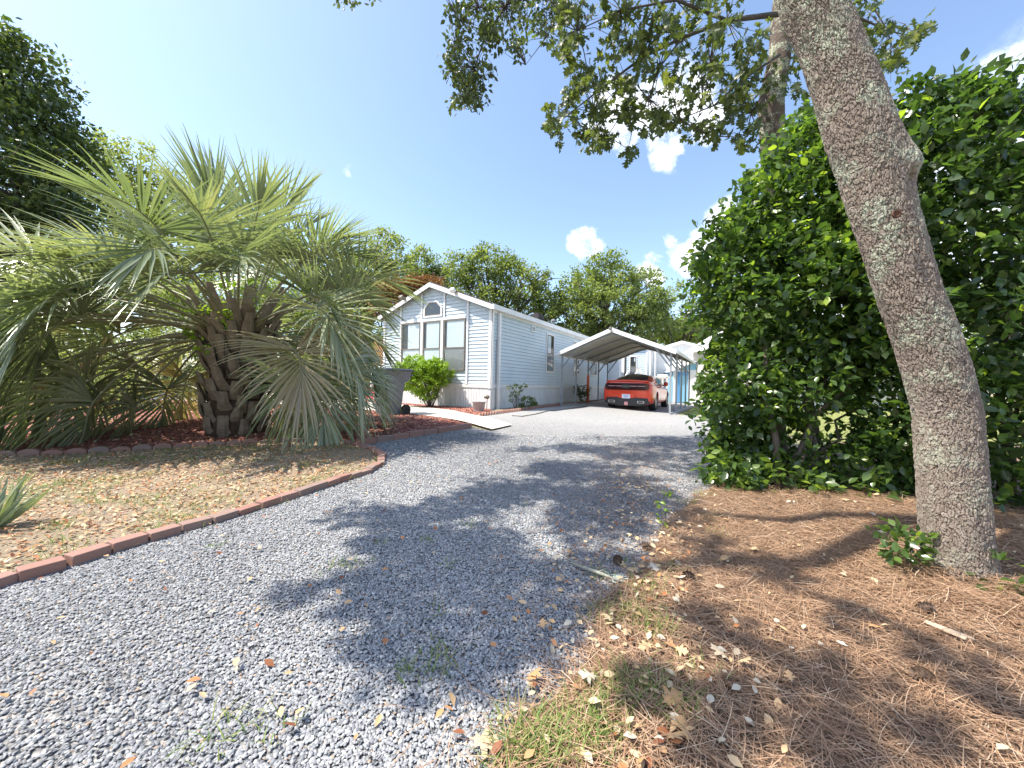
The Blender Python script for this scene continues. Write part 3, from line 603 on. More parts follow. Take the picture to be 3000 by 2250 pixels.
# camellia bushes on the right
def camellia(label, base, lobes, n, seed, stems, shell=.55, size=.086, gaps=None, twn=60, tm=.42):
    t = empty('camellia_bush', base, label, 'bush'); st = R.get_state(); R.seed(seed); rnd = random.Random(seed)
    P, D, T, C = clumpy(lobes, n, 11, .17, shell)
    T = np.clip(tm+(T-.42)*.9+R.normal(0, .16, len(T)), 0, .93); T[R.uniform(0, 1, len(T)) < .035] = 1
    if gaps is not None:
        keep = np.ones(len(P), bool)
        for (gx_, gy_, gz_, rx, rz, kp) in gaps:
            r_ = ((P[:, 0]/P[:, 1]*gy_-gx_)/rx)**2+(((P[:, 2]-CAMZ)/P[:, 1]*gy_+CAMZ-gz_)/rz)**2
            keep &= ~((r_ < 1) & (R.uniform(0, 1, len(P)) > kp))
        P, D, T = P[keep], D[keep], T[keep]
    leaves_mesh('foliage', P, T, LEAF_OVAL, size, GREEN['camellia'], t, .15, .35, D)
    mb = MB(); nd = []
    b0 = Vector(base)
    for (tx, ty, tz, r_) in stems:
        e = Vector((tx, ty, tz)); b = b0+Vector((rnd.uniform(-.25, .25), rnd.uniform(-.15, .15), -.05)); pts = []
        for i in range(8):
            s = i/7; pts.append(b.lerp(e, s)+Vector((rnd.uniform(-1, 1), rnd.uniform(-1, 1), rnd.uniform(-.3, .8)))*.05*math.sin(s*math.pi)*(e-b).length)
        mb.tube(pts, [r_*(1-.75*i/7) for i in range(8)], 7); nd += pts[1:]
    twigs(C[R.choice(len(C), twn)], nd, .008, mb, rnd)
    mb.build('stems', M['camstem'], t, smooth=True); R.set_state(st); return t
M['camstem'] = varied('camellia_bark', (.15, .115, .085), (.08, .06, .045), 12, .85)
def L(u, v, D, ru, rv, dd): return plobe(u, v, D, ru, rv, dd)
camellia('big glossy camellia bush right of the gravel drive', gp(2330, 1420), [L(2290, 1120, 4.0, 215, 200, .75), L(2250, 870, 4.1, 215, 210, .8), L(2330, 640, 4.1, 190, 190, .7), L(2400, 470, 4.0, 130, 160, .5), L(2180, 1200, 3.9, 120, 150, .5), L(2440, 900, 3.7, 200, 230, .6), L(2180, 1320, 3.8, 90, 75, .3), L(2400, 1340, 3.6, 190, 80, .4), L(2520, 700, 3.9, 130, 220, .5), L(2170, 760, 4.1, 130, 150, .5), L(2420, 350, 4.1, 70, 70, .3), L(2150, 1390, 3.7, 80, 50, .3), L(2300, 1410, 3.5, 120, 60, .35), L(2480, 1440, 3.3, 140, 50, .3), L(2560, 1150, 3.6, 100, 250, .4)], 3000, 31,
         [(2.9, 4.1, 3.2, .034), (2.6, 4.0, 2.2, .026), (3.6, 4.0, 3.4, .034), (3.9, 3.8, 2.4, .03), (3.3, 3.8, 1.8, .026), (2.5, 3.9, 1.3, .02), (3.7, 3.7, 1.2, .02), (3.2, 4.2, 2.8, .03)],
         gaps=[(3.62, 4, .62, .36, .2, .1), (4.0, 4, .72, .25, .24, .1), (3.0, 4, .5, .2, .16, .25), (3.75, 4, .2, .3, .14, .2)])
camellia('shaded camellia bush behind the leaning oak trunk', gp(2960, 1440), [L(2800, 520, 3.0, 170, 200, .4), L(2900, 700, 3.0, 220, 240, .5), L(2990, 420, 3.0, 120, 130, .35), L(2850, 960, 3.0, 240, 220, .5), L(2960, 1230, 2.9, 230, 200, .5), L(2660, 700, 3.2, 100, 260, .4), L(2900, 1420, 2.9, 170, 90, .35), L(3150, 900, 3.0, 250, 500, .6), L(2640, 1100, 3.3, 120, 260, .4), L(2860, 290, 3.0, 70, 70, .2), L(2720, 340, 3.1, 110, 100, .25), L(2640, 430, 3.15, 90, 110, .25), L(2800, 330, 3.0, 110, 90, .25), L(2960, 330, 3.0, 80, 70, .25), L(2660, 1300, 3.2, 120, 120, .35), L(2600, 1380, 3.2, 110, 70, .3)], 1550, 32,
         [(3.9, 3.2, 3.0, .03), (4.3, 3.2, 2.6, .025), (3.6, 3.3, 2.4, .025), (3.4, 3.3, 1.6, .02), (4.2, 3.2, 1.5, .025)], tm=.25)
# sapling, ivy and sprigs by the trunk
p = gp(2640, 1680); shrub('sapling', 'leafy sapling growing at the left foot of the leaning oak', p, [(p.x, p.y, p.z+.16, .13, .1, .15)], 'camellia', 26, 6, .04, .05, 41, 'plant', LEAF_OVAL, 5, .004, stem='stem')
p = gp(2960, 1740); shrub('sapling', 'low leafy sprig at the right foot of the leaning oak', p, [(p.x, p.y, p.z+.1, .12, .1, .1)], 'camellia', 9, 5, .05, .06, 42, 'plant', LEAF_OVAL, 4, .003, stem='stem')
p = gp(1945, 1560); shrub('weed', 'thin yellow green weed at the edge of the gravel', p, [(p.x, p.y, p.z+.16, .04, .04, .16)], 'lime', 9, 4, .03, .035, 43, 'plant', LEAF_OVAL, 3, .003, stem='stem')
# ------------------------------------------------------------------ jelly palm
PB = gp(690, 1283); PX, PY = PB.x-.22, PB.y+.3
palm = empty('palm_tree', (PX, PY, PB.z), 'large palm with arching grey green fan fronds in the mulch bed', 'palm')
mb = MB(); mb.lathe((PX, PY, PB.z-.05), [(.4, 0), (.42, .3), (.38, .7), (.36, 1.1), (.42, 1.5), (.4, 1.9), (.2, 2.3)], 20)
M['boots'] = varied('palm_boots', (.27, .22, .165), (.15, .115, .08), 9, .9, .5, 60)
M['fiber'] = varied('palm_fibre', (.09, .055, .035), (.05, .03, .02), 12, .95, .8, 60)
mb.build('trunk', M['fiber'], palm, smooth=True)
mb = MB(); rnd = random.Random(5)
for k in range(100):
    row = k//9; a = (k % 9+.5*(row % 2))*2*math.pi/9+rnd.uniform(-.12, .12); z = .02+row*.19+rnd.uniform(-.04, .04)
    rr = .40 if z < 1 else .36+.1*min(1, (z-1)); cdir = Vector((math.cos(a), math.sin(a), 0)); tan = Vector((-math.sin(a), math.cos(a), 0))
    b = Vector((PX, PY, PB.z+z))+cdir*(rr-.05); ln = rnd.uniform(.26, .38)+.12*(z > 1); out = .10+.16*min(1, z/1.6)
    tip = b+cdir*out+Vector((0, 0, ln))+tan*rnd.uniform(-.06, .06); w0, w1 = .12, rnd.uniform(.045, .08); th = .045
    m_ = b.lerp(tip, .45)+cdir*.03
    V = []
    for (c, w_, t_) in ((b, w0, th), (m_, w0*.7, th), (tip, w1, th*.6)):
        V += [c-tan*w_, c+cdir*t_-tan*w_*.4, c+cdir*t_+tan*w_*.4, c+tan*w_, c-cdir*t_*.7]
    Fs = [(i*5+j, i*5+(j+1) % 5, i*5+5+(j+1) % 5, i*5+5+j) for i in range(2) for j in range(5)]+[(10, 11, 12, 13, 14), (4, 3, 2, 1, 0)]
    mb.add(V, [f for f in Fs])
mb.build('leaf_bases', M['boots'], palm)
M['petiole'] = varied('palm_petiole', (.20, .22, .12), (.25, .22, .13), 6, .5)
def frond(az, el, Lp, seed, droop=1.0, z0=None, r0=.2, Rb=1.15):
    """costapalmate leaf: bare arching stalk, then a folded fan of long segments drooping at the tips"""
    rs = np.random.RandomState(seed); z0 = z0 if z0 is not None else PB.z+1.9
    h = np.array([math.cos(az), math.sin(az), 0]); side = np.array([-math.sin(az), math.cos(az), 0]); up = np.array([0, 0, 1.])
    tw = rs.uniform(-.45, .45); n = 12; nc = 8; pts = [np.array([PX, PY, z0])+h*r0]; ang = el; st = Lp/n; dirs = []
    sb = rs.uniform(-.25, .25)
    for i in range(n+nc):
        s_ = i/n; ang -= droop*((.035+.05*s_) if i < n else .20)*(.55+.45*abs(math.cos(ang))); ang = max(ang, -1.45)
        d = h*math.cos(ang)+up*math.sin(ang)+side*sb*min(1, s_)*.5; d /= np.linalg.norm(d); dirs.append(d)
        pts.append(pts[-1]+d*(st if i < n else Rb*.55/nc))
    pts = np.array(pts); dirs = np.array(dirs)
    mb = MB(); k_ = list(range(0, n+nc+1, 2)); mb.tube([tuple(pts[k]) for k in k_], [.024-.02*(q/len(k_)) for q in range(len(k_))], 6)
    ns = 60; ph = np.linspace(-2.75, 2.75, ns)+rs.normal(0, .02, ns); a_ = np.abs(ph)
    co = n+np.clip((1-a_/1.7), 0, 1)*(nc-.5)                      # origin of each segment along the costa
    P = np.stack([np.interp(co, np.arange(n+nc+1), pts[:, k]) for k in range(3)], 1)
    T = np.stack([np.interp(np.clip(co, 0, n+nc-1), np.arange(n+nc), dirs[:, k]) for k in range(3)], 1); T /= np.linalg.norm(T, axis=1, keepdims=True)
    S = side[None]*np.ones((ns, 1)); S = S-T*(S*T).sum(1, keepdims=True); S /= np.linalg.norm(S, axis=1, keepdims=True); Nn = np.cross(T, S)
    if Nn[0, 2] < 0: Nn = -Nn
    S2 = S*math.cos(tw)+Nn*math.sin(tw); Nn = np.cross(T, S2); Nn = np.where(Nn[:, 2:3] < 0, -Nn, Nn) if el < 1 else Nn; S = S2
    phs = ph*(.42+.30*np.clip(a_/2.75, 0, 1)); phs = np.sign(ph)*np.minimum(np.abs(phs)*1.35, 2.35)
    d = T*np.cos(phs)[:, None]+S*np.sin(phs)[:, None]+Nn*(.42*np.abs(np.sin(phs)))[:, None]; d += rs.normal(0, .035, (ns, 3)); d /= np.linalg.norm(d, axis=1, keepdims=True)
    ll = Rb*(.62+.38*np.cos(a_*.45))*rs.uniform(.9, 1.1, ns)*(1-.25*(co-n)/nc); m_ = 10; pos = P.copy(); rows = []; dr = droop*rs.uniform(.7, 1.3, (ns, 1))
    tipd = .05+.17*np.clip(droop-.25, 0, 1.0)
    for j in range(m_):
        q = j/(m_-1); wv = (.006+.034*min(1, q/.38)) if q < .38 else .040*(1-((q-.38)/.62)**.8*.95)
        wv = np.full(ns, wv)*.52*Rb
        sx = np.cross(d, Nn); sx /= np.maximum(np.linalg.norm(sx, axis=1, keepdims=True), 1e-5); nn = np.cross(sx, d)
        rows.append(np.stack([pos-sx*wv[:, None], pos-nn*wv[:, None]*.55, pos+sx*wv[:, None]], 1))
        pos = pos+d*(ll/(m_-1))[:, None]; g_ = tipd*(.25+2.2*max(0, q-.3)); d = d-up*g_*dr; d /= np.linalg.norm(d, axis=1, keepdims=True)
    W = np.stack(rows, 1); base = (np.arange(ns)*m_*3)[:, None, None]+(np.arange(m_-1)*3)[None, :, None]
    Fc = np.concatenate([(base+np.array([0, 1, 4, 3])).reshape(-1, 4), (base+np.array([1, 2, 5, 4])).reshape(-1, 4)])
    t0 = rs.uniform(.2, .75); Tn = np.clip(t0+rs.normal(0, .1, ns)[:, None]+np.linspace(0, .18, m_)[None], 0, .93)
    if seed in DRY: Tn = Tn*0+.98
    ob = big('frond', W.reshape(-1, 3), Fc, GREEN['palm'], palm, np.repeat(Tn.ravel(), 3))
    me = bpy.data.meshes.new('petiole'); me.from_pydata([tuple(p) for p in mb.v], [], mb.f); me.update(); me.polygons.foreach_set('use_smooth', [True]*len(me.polygons))
    o_ = bpy.data.objects.new('petiole', me); COL.objects.link(o_); me.materials.append(M['petiole']); me.transform(Matrix.Translation(-root_of(palm))); o_.parent = ob
DRY = (137, 141)
rnd = random.Random(11); ga = 2.39996; specs = []
for i in range(60):
    s = i/59; el = 1.35-1.85*s**.9; az = i*ga+rnd.uniform(-.25, .25)
    specs.append((az, el+rnd.uniform(-.1, .1), 1.45+.45*min(1, s*1.5)+rnd.uniform(-.15, .15), .35+.75*s+rnd.uniform(-.1, .1), 1.12))
# the fans that make the outline: two upright ones, long ones reaching left, low hanging ones
specs += [(rad(150), 1.40, 1.95, .15, 1.25), (rad(25), 1.38, 1.75, .18, 1.2), (rad(178), .62, 1.9, .55, 1.2), (rad(-8), .95, 1.7, .4, 1.15), (rad(10), .7, 2.0, .55, 1.15), (rad(-25), .35, 1.9, .7, 1.2), (rad(185), .35, 2.3, .6, 1.3), (rad(200), .2, 2.4, .7, 1.3), (rad(215), .15, 2.3, .8, 1.3), (rad(170), .1, 2.4, .8, 1.3), (rad(230), .3, 2.0, .85, 1.25), (rad(222), -.1, 2.1, 1.0, 1.3), (rad(195), -.1, 2.3, 1.0, 1.3), (rad(-20), -.1, 1.9, 1.0, 1.25), (rad(-45), .1, 1.7, 1.1, 1.25), (rad(-22), -.35, 1.35, 1.1, 1.2), (rad(-95), .95, 1.7, .5, 1.15), (rad(-70), .6, 1.9, .6, 1.15), (rad(-125), .7, 2.0, .6, 1.2), (rad(-110), .5, 2.1, .55, 1.15), (rad(235), -.2, 1.7, 1.2, 1.25), (rad(-138), .3, 1.7, .85, 1.2), (rad(-142), -.15, 1.7, 1.05, 1.25), (rad(-155), .05, 2.0, .95, 1.25), (rad(-12), .1, 2.0, .9, 1.2), (rad(-165), -.3, 1.9, 1.1, 1.2), (rad(-100), .75, 1.5, .6, 1.15), (rad(-120), .35, 1.7, .9, 1.2)]
def facing_camera(az, el): a_ = (az+math.pi/2-.1+math.pi) % (2*math.pi)-math.pi; return abs(a_) < .72 and el < .42
specs = [q for q in specs if not facing_camera(q[0], q[1])]
specs = [(a_, (e_-.45 if math.cos(a_) < -.25 and .55 < e_ < 1.28 else e_), l_, d_+(.15 if math.cos(a_) < -.25 and .55 < e_ < 1.28 else 0), b_) for a_, e_, l_, d_, b_ in specs]
for k, (az, el, L_, dr, rb) in enumerate(specs): frond(az, el, L_, 100+k, dr, PB.z+1.9-.4*(k % 44)/44, .12+.15*(k % 44)/44, rb)
p = Vector((PX+.25, PY-.35, PB.z+2.0)); vn = shrub('vine', 'yellow green leafy vine growing up inside the palm crown', (PX+.2, PY-.44, PB.z+1.0), [(PX+.3, PY-.4, PB.z+2.15, .3, .25, .5), (PX-.15, PY-.5, PB.z+1.75, .3, .2, .35)], 'lime', 26, 12, .12, .08, 44, 'vine', LEAF_OVAL, 6, .008, stem='stem')
# small palm seedling at left edge
p = gp(-25, 1560); sp = empty('yucca_plant', p, 'spiky green seedling at the left edge of the dry yard', 'plant'); n = 60
aa = R.uniform(0, 2*math.pi, n); dd = np.stack([np.cos(aa), np.sin(aa), R.uniform(.8, 2.6, n)], 1); u_ = unit(n)
v_, f_ = scatter([(-.03, 0, 0), (.03, 0, 0), (.035, .5, .03), (-.035, .5, .03), (0, 1, -.1)], [(0, 1, 2), (0, 2, 3), (3, 2, 4)], np.tile(np.array(p), (n, 1)), frames(dd, u_), np.full((n, 3), .36)*R.uniform(.6, 1.2, (n, 1)))
big('blades', v_, f_, GREEN['palm'], sp, np.repeat(R.uniform(.2, .7, n), 5))
# ------------------------------------------------------------------ mobile home
HZ = HC.z
def H(u, l, z): q = hh(u, l); return Vector((q.x, q.y, HZ+z))
U3 = Vector((CT.x, CT.y, 0)); L3 = Vector((CL.x, CL.y, 0)); Z3 = Vector((0, 0, 1))
HW = 5.1; HLEN = 13.3; SK = .72; EV = 3.36; AP = 4.32; slope = (AP-EV)/(HW/2)
home = empty('mobile_home', H(0, 0, 0), 'pale blue lap sided mobile home with a white gable front', 'house')
def siding(P0, A, N, wl_, wr, z0, z1, name, parent, ztop=None, mt='siding', exposure=.118, skip=0):
    """lap boards on plane P0 + a*A + z; a range from functions of z; N outward"""
    mb = MB(); z = z0; gv = .010
    while z < z1-1e-3:
        zz = min(z+exposure, z1); a0, b0 = wl_(z), wr(z); a1, b1 = wl_(zz), wr(zz)
        if b1-a1 < .02: a1 = b1 = (a1+b1)/2
        q = lambda a, h, o: P0+A*a+Z3*h+N*o
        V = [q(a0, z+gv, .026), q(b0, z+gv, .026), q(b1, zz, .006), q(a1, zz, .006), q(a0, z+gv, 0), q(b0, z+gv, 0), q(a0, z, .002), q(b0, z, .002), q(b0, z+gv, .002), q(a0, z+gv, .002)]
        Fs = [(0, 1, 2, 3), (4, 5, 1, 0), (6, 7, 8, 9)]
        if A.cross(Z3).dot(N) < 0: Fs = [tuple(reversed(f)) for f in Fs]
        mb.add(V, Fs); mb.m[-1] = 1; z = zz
    return mb.build(name, [M[mt], M['lap_shadow']], parent)
# backing shell (so that nothing shows through)
mb = MB(); i_ = .01
V = [H(i_, i_, .0), H(i_, HW-i_, 0), H(i_, HW-i_, EV), H(i_, HW/2, AP-.02), H(i_, i_, EV)]; V2 = [p+U3*(HLEN-2*i_) for p in V]
mb.add(V+V2, [(4, 3, 2, 1, 0), (5, 6, 7, 8, 9), (0, 5, 9, 4), (1, 2, 7, 6), (2, 3, 8, 7), (4, 9, 8, 3), (0, 1, 6, 5)]); mb.build('wall', M['soffit'], home)
N_F = -U3; N_S = -L3
rl = lambda z: max(0, (z-EV)/slope) if z > EV else 0
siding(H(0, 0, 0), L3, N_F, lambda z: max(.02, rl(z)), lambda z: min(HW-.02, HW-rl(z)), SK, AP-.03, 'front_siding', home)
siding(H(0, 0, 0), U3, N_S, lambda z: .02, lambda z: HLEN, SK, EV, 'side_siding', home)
# skirting with vertical ribs
mb = MB()
for (A, N, ln) in ((L3, N_F, HW), (U3, N_S, HLEN)):
    k = int(ln/.11)
    for i in range(k):
        a = i*ln/k; mb.box(H(0, 0, -.05)+A*(a+.006)+N*.0, A*(ln/k-.012), Z3*(SK+.0), N*.012)
    mb.box(H(0, 0, SK-.005)+N*0, A*ln, Z3*.12, N*.034)
mb.build('skirting', M['skirt'], home)
# roof: two slabs with overhang
OF = .2; OS = .14; TH = .05
def roof_slab(sgn):
    e = H(0, 0 if sgn < 0 else HW, EV)+L3*(OS*sgn)+Z3*(-OS*slope+.03); r_ = H(0, HW/2, AP+.03)
    e -= U3*(OF); r_ -= U3*(OF); ln = U3*(HLEN+OF+.15); up = Z3*TH
    return [e, r_, r_+ln, e+ln, e+up, r_+up, r_+ln+up, e+ln+up]
mb = MB()
for sgn in (-1, 1):
    V = roof_slab(sgn); Fs = [(0, 1, 2, 3), (4, 7, 6, 5), (0, 4, 5, 1), (3, 2, 6, 7), (0, 3, 7, 4), (1, 5, 6, 2)]
    if sgn > 0: Fs = [tuple(reversed(f)) for f in Fs]
    mb.add(V, Fs)
mb.build('roof', M['shingle'], home)
mb = MB()      # fascia boards along the rake + side eave band
for sgn in (-1, 1):
    V = roof_slab(sgn); e, r_ = V[0]-U3*.003, V[1]-U3*.003
    mb.add([e-Z3*.15, r_-Z3*.15, r_+Z3*.005, e+Z3*.005, e-Z3*.15-U3*.025, r_-Z3*.15-U3*.025, r_+Z3*.005-U3*.025, e+Z3*.005-U3*.025],
           [(4, 5, 6, 7), (0, 3, 2, 1), (0, 1, 5, 4), (3, 7, 6, 2), (0, 4, 7, 3), (1, 2, 6, 5)])
mb.build('fascia', M['white'], home)
mb = MB(); e0 = H(-OF-.02, -OS-.01, EV-OS*slope-.11); mb.box(e0, U3*(HLEN+OF), Z3*.16, -L3*.05)
mb.box(H(0, -.03, EV-.22), U3*HLEN, Z3*.2, -L3*.012); mb.box(H(-OF, -.025, EV-.09), U3*(HLEN+OF), -L3*(OS-.03), Z3*.015)
mb.build('gutter', M['white'], home)
mb = MB()
for l_ in (.0, HW-.11): mb.box(H(-.026, l_, SK-.02), L3*.11, Z3*(EV-SK-.03), -U3*.012)
mb.box(H(-.03, -.026, SK-.02), U3*.09, Z3*(EV-SK-.1), -L3*.012)
WX0 = 1.02; WX1 = 4.1   # window group extent measured from the right corner
for l_ in (WX0-.09, WX1): mb.box(H(-.028, l_, SK+.1), L3*.075, Z3*(EV+rl(0)+slope*min(l_, HW-l_)-SK-.2), -U3*.02)
mb.box(H(-.03, WX0-.02, 3.03), L3*(WX1-WX0+.04), Z3*.075, -U3*.024)
for l_ in (2.02, 2.98): mb.box(H(-.03, l_, 1.25), L3*.11, Z3*(1.78), -U3*.032)
for l_ in (1.96, 3.03): mb.box(H(-.03, l_, 3.1), L3*.07, Z3*(EV+slope*min(l_+.07, HW-l_)-3.16), -U3*.022)
mb.build('trim', M['white'], home)
mb = MB(); mb.box(H(.28, -.03, .0), U3*.11, Z3*(EV-.2), -L3*.075); mb.build('downspout', M['white'], home)
mb = MB(); mb.tube([H(.22, -.035, .05), H(.22, -.035, 1.2), H(.22, -.035, 2.3)], .012, 6); mb.build('conduit', M['galv'], home)
M['blind'] = mat('window_blind', (.62, .66, .66), .6); t = NT(M['blind'])
t.color(t.mix(t.noise(1.5, 3), (.66, .70, .71), (.56, .61, .63)))
M['screen'] = mat('insect_screen', (.16, .16, .16), .7); t = NT(M['screen']); t.color(t.mix(t.noise(20, 3, .6, t.mapv((.3, .3, 4))), (.12, .12, .12), (.34, .34, .34)))
g = bpy.data.materials.new('clear_glass'); g.use_nodes = True; nt = g.node_tree; nt.nodes.clear(); o_ = nt.nodes.new('ShaderNodeOutputMaterial'); mx = nt.nodes.new('ShaderNodeMixShader'); tr = nt.nodes.new('ShaderNodeBsdfTransparent'); gl = nt.nodes.new('ShaderNodeBsdfGlossy'); gl.inputs['Roughness'].default_value = .02; fr = nt.nodes.new('ShaderNodeFresnel'); fr.inputs[0].default_value = 1.45
tr.inputs[0].default_value = (.95, .97, .98, 1)
ad = nt.nodes.new('ShaderNodeMath'); ad.operation = 'ADD'; ad.inputs[1].default_value = .02; nt.links.new(fr.outputs[0], ad.inputs[0]); gg = nt.nodes.new('ShaderNodeNewGeometry'); ib = nt.nodes.new('ShaderNodeMath'); ib.operation = 'SUBTRACT'; ib.inputs[0].default_value = 1; nt.links.new(gg.outputs['Backfacing'], ib.inputs[1]); mu = nt.nodes.new('ShaderNodeMath'); mu.operation = 'MULTIPLY'; nt.links.new(ib.outputs[0], mu.inputs[0]); nt.links.new(ad.outputs[0], mu.inputs[1]); nt.links.new(mu.outputs[0], mx.inputs[0]); nt.links.new(tr.outputs[0], mx.inputs[1]); nt.links.new(gl.outputs[0], mx.inputs[2]); nt.links.new(mx.outputs[0], o_.inputs[0]); M['pane'] = g
def window(P0, A, N, wdt, ht, lower, blind=(0, 1, .0, 1), frame='bronze', casing=0., parent=home, scr=True, blow=None):
    """P0 lower corner on the wall; bronze sash proud of the wall, blind and glass inside it"""
    mb = MB(); f = .036; P0 = P0+N*.024
    if casing:
        c = casing; mb.box(P0-A*c-Z3*c, A*(wdt+2*c), Z3*c, N*.022); mb.box(P0-A*c+Z3*ht, A*(wdt+2*c), Z3*c, N*.022); mb.box(P0-A*c, A*c, Z3*ht, N*.022); mb.box(P0+A*wdt, A*c, Z3*ht, N*.022)
        fr_ = mb.build('window', M['white'], parent); mb = MB()
    for q in ((0, 0, wdt, f), (0, ht-f, wdt, f), (0, f, f, ht-2*f), (wdt-f, f, f, ht-2*f), (f, lower-f/2, wdt-2*f, f)): mb.box(P0+A*q[0]+Z3*q[1], A*q[2], Z3*q[3], N*.035)
    if casing: mb.build('sash', M[frame], fr_)
    else: fr_ = mb.build('window', M[frame], parent)
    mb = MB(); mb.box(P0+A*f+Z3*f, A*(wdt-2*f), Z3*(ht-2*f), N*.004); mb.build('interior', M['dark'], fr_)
    mb = MB(); a0, a1, z0, z1 = blind; mb.box(P0+A*(f+a0*(wdt-2*f))+Z3*(lower+f/2+z0*(ht-lower-1.5*f))+N*.007, A*((a1-a0)*(wdt-2*f)), Z3*((z1-z0)*(ht-lower-1.5*f)), N*.004)
    if blow: mb.box(P0+A*f+Z3*f+N*.007, A*(wdt-2*f), Z3*(lower-1.5*f), N*.004)
    mb.build('blind', M['blind'], fr_)
    if scr and not blow:
        mb = MB(); mb.box(P0+A*f+Z3*f+N*.016, A*(wdt-2*f), Z3*(lower-1.5*f), N*.003); mb.build('screen', M['screen'], fr_)
    mb = MB(); mb.box(P0+A*f+Z3*f+N*.02, A*(wdt-2*f), Z3*(ht-2*f), N*.004); mb.build('pane', M['pane'], fr_)
    return fr_
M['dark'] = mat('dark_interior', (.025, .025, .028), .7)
window(H(0, 1.06, 1.27), L3, N_F, .92, 1.74, .78, (0, .9, 0, 1))
window(H(0, 2.14, 1.27), L3, N_F, .82, 1.74, .78, (.06, .86, 0, 1), blow=True)
window(H(0, 3.1, 1.27), L3, N_F, .95, 1.74, .78, (.05, .7, 0, 1), blow=True)
# clipped corner gable window
def octwin():
    mb = MB(); l0, l1, z0, z1, c = 2.1, 2.98, 3.17, 3.74, .24
    out = [(l0, z0), (l1, z0), (l1, z1-c), (l1-c, z1), (l0+c, z1), (l0, z1-c)]; ct = ((l0+l1)/2, (z0+z1)/2)
    ins = [(ct[0]+(a-ct[0])*.86, ct[1]+(b-ct[1])*.82) for a, b in out]
    oo = [H(-.05, a, b) for a, b in out]; i2 = [H(-.05, a, b) for a, b in ins]; ob = [H(-.024, a, b) for a, b in out]; ib = [H(-.024, a, b) for a, b in ins]
    n = 6; V = oo+i2+ob+ib
    Fs = [(k, (k+1) % n, n+(k+1) % n, n+k) for k in range(n)]+[(2*n+k, 2*n+(k+1) % n, (k+1) % n, k) for k in range(n)]+[(n+k, n+(k+1) % n, 3*n+(k+1) % n, 3*n+k) for k in range(n)]
    mb.add(V, Fs); w_ = mb.build('window', M['white'], home)
    s2 = [(ct[0]+(a-ct[0])*.87, ct[1]+(b-ct[1])*.83) for a, b in out]; s3 = [(ct[0]+(a-ct[0])*.78, ct[1]+(b-ct[1])*.7) for a, b in out]
    mb = MB(); V = [H(-.04, a, b) for a, b in s2]+[H(-.04, a, b) for a, b in s3]; mb.add(V, [(k, (k+1) % n, n+(k+1) % n, n+k) for k in range(n)]); mb.build('sash', M['bronze'], w_)
    mb = MB(); mb.add([H(-.033, a, b) for a, b in s2], [(5, 4, 3, 2, 1, 0)]); mb.build('pane', M['glass'], w_)
octwin()
window(H(4.0, 0, 1.42), U3, N_S, .62, 1.5, .72, (0, .62, 0, 1), casing=.06)
window(H(7.0, 0, 1.42), U3, N_S, .62, 1.5, .72, (0, .3, .6, 1), casing=.06)
window(H(9.6, 0, 1.42), U3, N_S, .8, 1.35, .65, (0, .4, .5, 1), casing=.06)
mb = MB(); mb.box(H(2.6, 0, 2.86)-L3*.02, U3*.28, Z3*.22, -L3*.04); v_ = mb.build('wall_vent', M['white'], home); mb = MB(); mb.box(H(2.64, 0, 2.9)-L3*.061, U3*.2, Z3*.15, -L3*.01); mb.build('grille', M['galv'], v_)
for (l_, zz, dk) in ((1.35, .9, 'white'), (3.75, .95, 'bronze')):   # floodlights on the rake
    zc = EV+slope*min(l_, HW-l_); q = H(-OF-.04, l_, zc-.02)
    mb = MB(); mb.box(q-L3*.05, L3*.1, Z3*.1, -U3*.04); mb.tube([q-U3*.04, q-U3*.12-Z3*.02], .015, 6); fl = mb.build('floodlight', M['bronze'], home)
    mb = MB(); mb.bar(q-U3*.1+Z3*.02, q-U3*.2+Z3*.1, .16, .12); mb.build('lamp_head', M[dk], fl)
mb = MB(); mb.box(H(4.2, .5, EV+.28), U3*.5, L3*.4, Z3*.22); mb.box(H(4.35, .62, EV+.5), U3*.25, L3*.2, Z3*.08); mb.build('roof_vent', M['shingle'], home)
mb = MB(); mb.lathe(H(5.7, .5, EV+.2), [(.06, 0), (.06, .18), (.11, .2), (.11, .26), (.02, .3)], 12); mb.build('roof_vent', M['galv'], home)
# rear wing with door recess
def wing():
    u0 = HLEN; mb = MB(); W = 2.0
    V = [H(u0+.9, -W, 0), H(u0+.9, .2, 0), H(u0+.9, .2, EV+.1), H(u0+.9, -W, EV+.02)]; V2 = [p+U3*3 for p in V]
    mb.add(V+V2, [(0, 1, 2, 3), (4, 7, 6, 5), (0, 3, 7, 4), (3, 2, 6, 7), (1, 5, 6, 2)]); mb.build('wing', M['soffit'], home)
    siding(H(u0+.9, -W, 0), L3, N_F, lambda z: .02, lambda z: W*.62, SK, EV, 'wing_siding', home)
    mb = MB(); mb.box(H(u0+.88, -W-.03, 0), L3*.09, Z3*EV, -U3*.03); mb.box(H(u0-.3, -.62, 0), L3*.6, Z3*EV, U3*.5); mb.box(H(u0+.7, -W-.2, EV-.02), L3*(W+.5), U3*3.4, Z3*.1); mb.build('wing_trim', M['white'], home)
    window(H(u0+.9, -1.35, 1.5), L3, N_F, .35, 1.2, .6, (0, .3, .5, 1), casing=.05)
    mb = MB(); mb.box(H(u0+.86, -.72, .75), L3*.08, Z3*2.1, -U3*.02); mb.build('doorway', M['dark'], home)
wing()
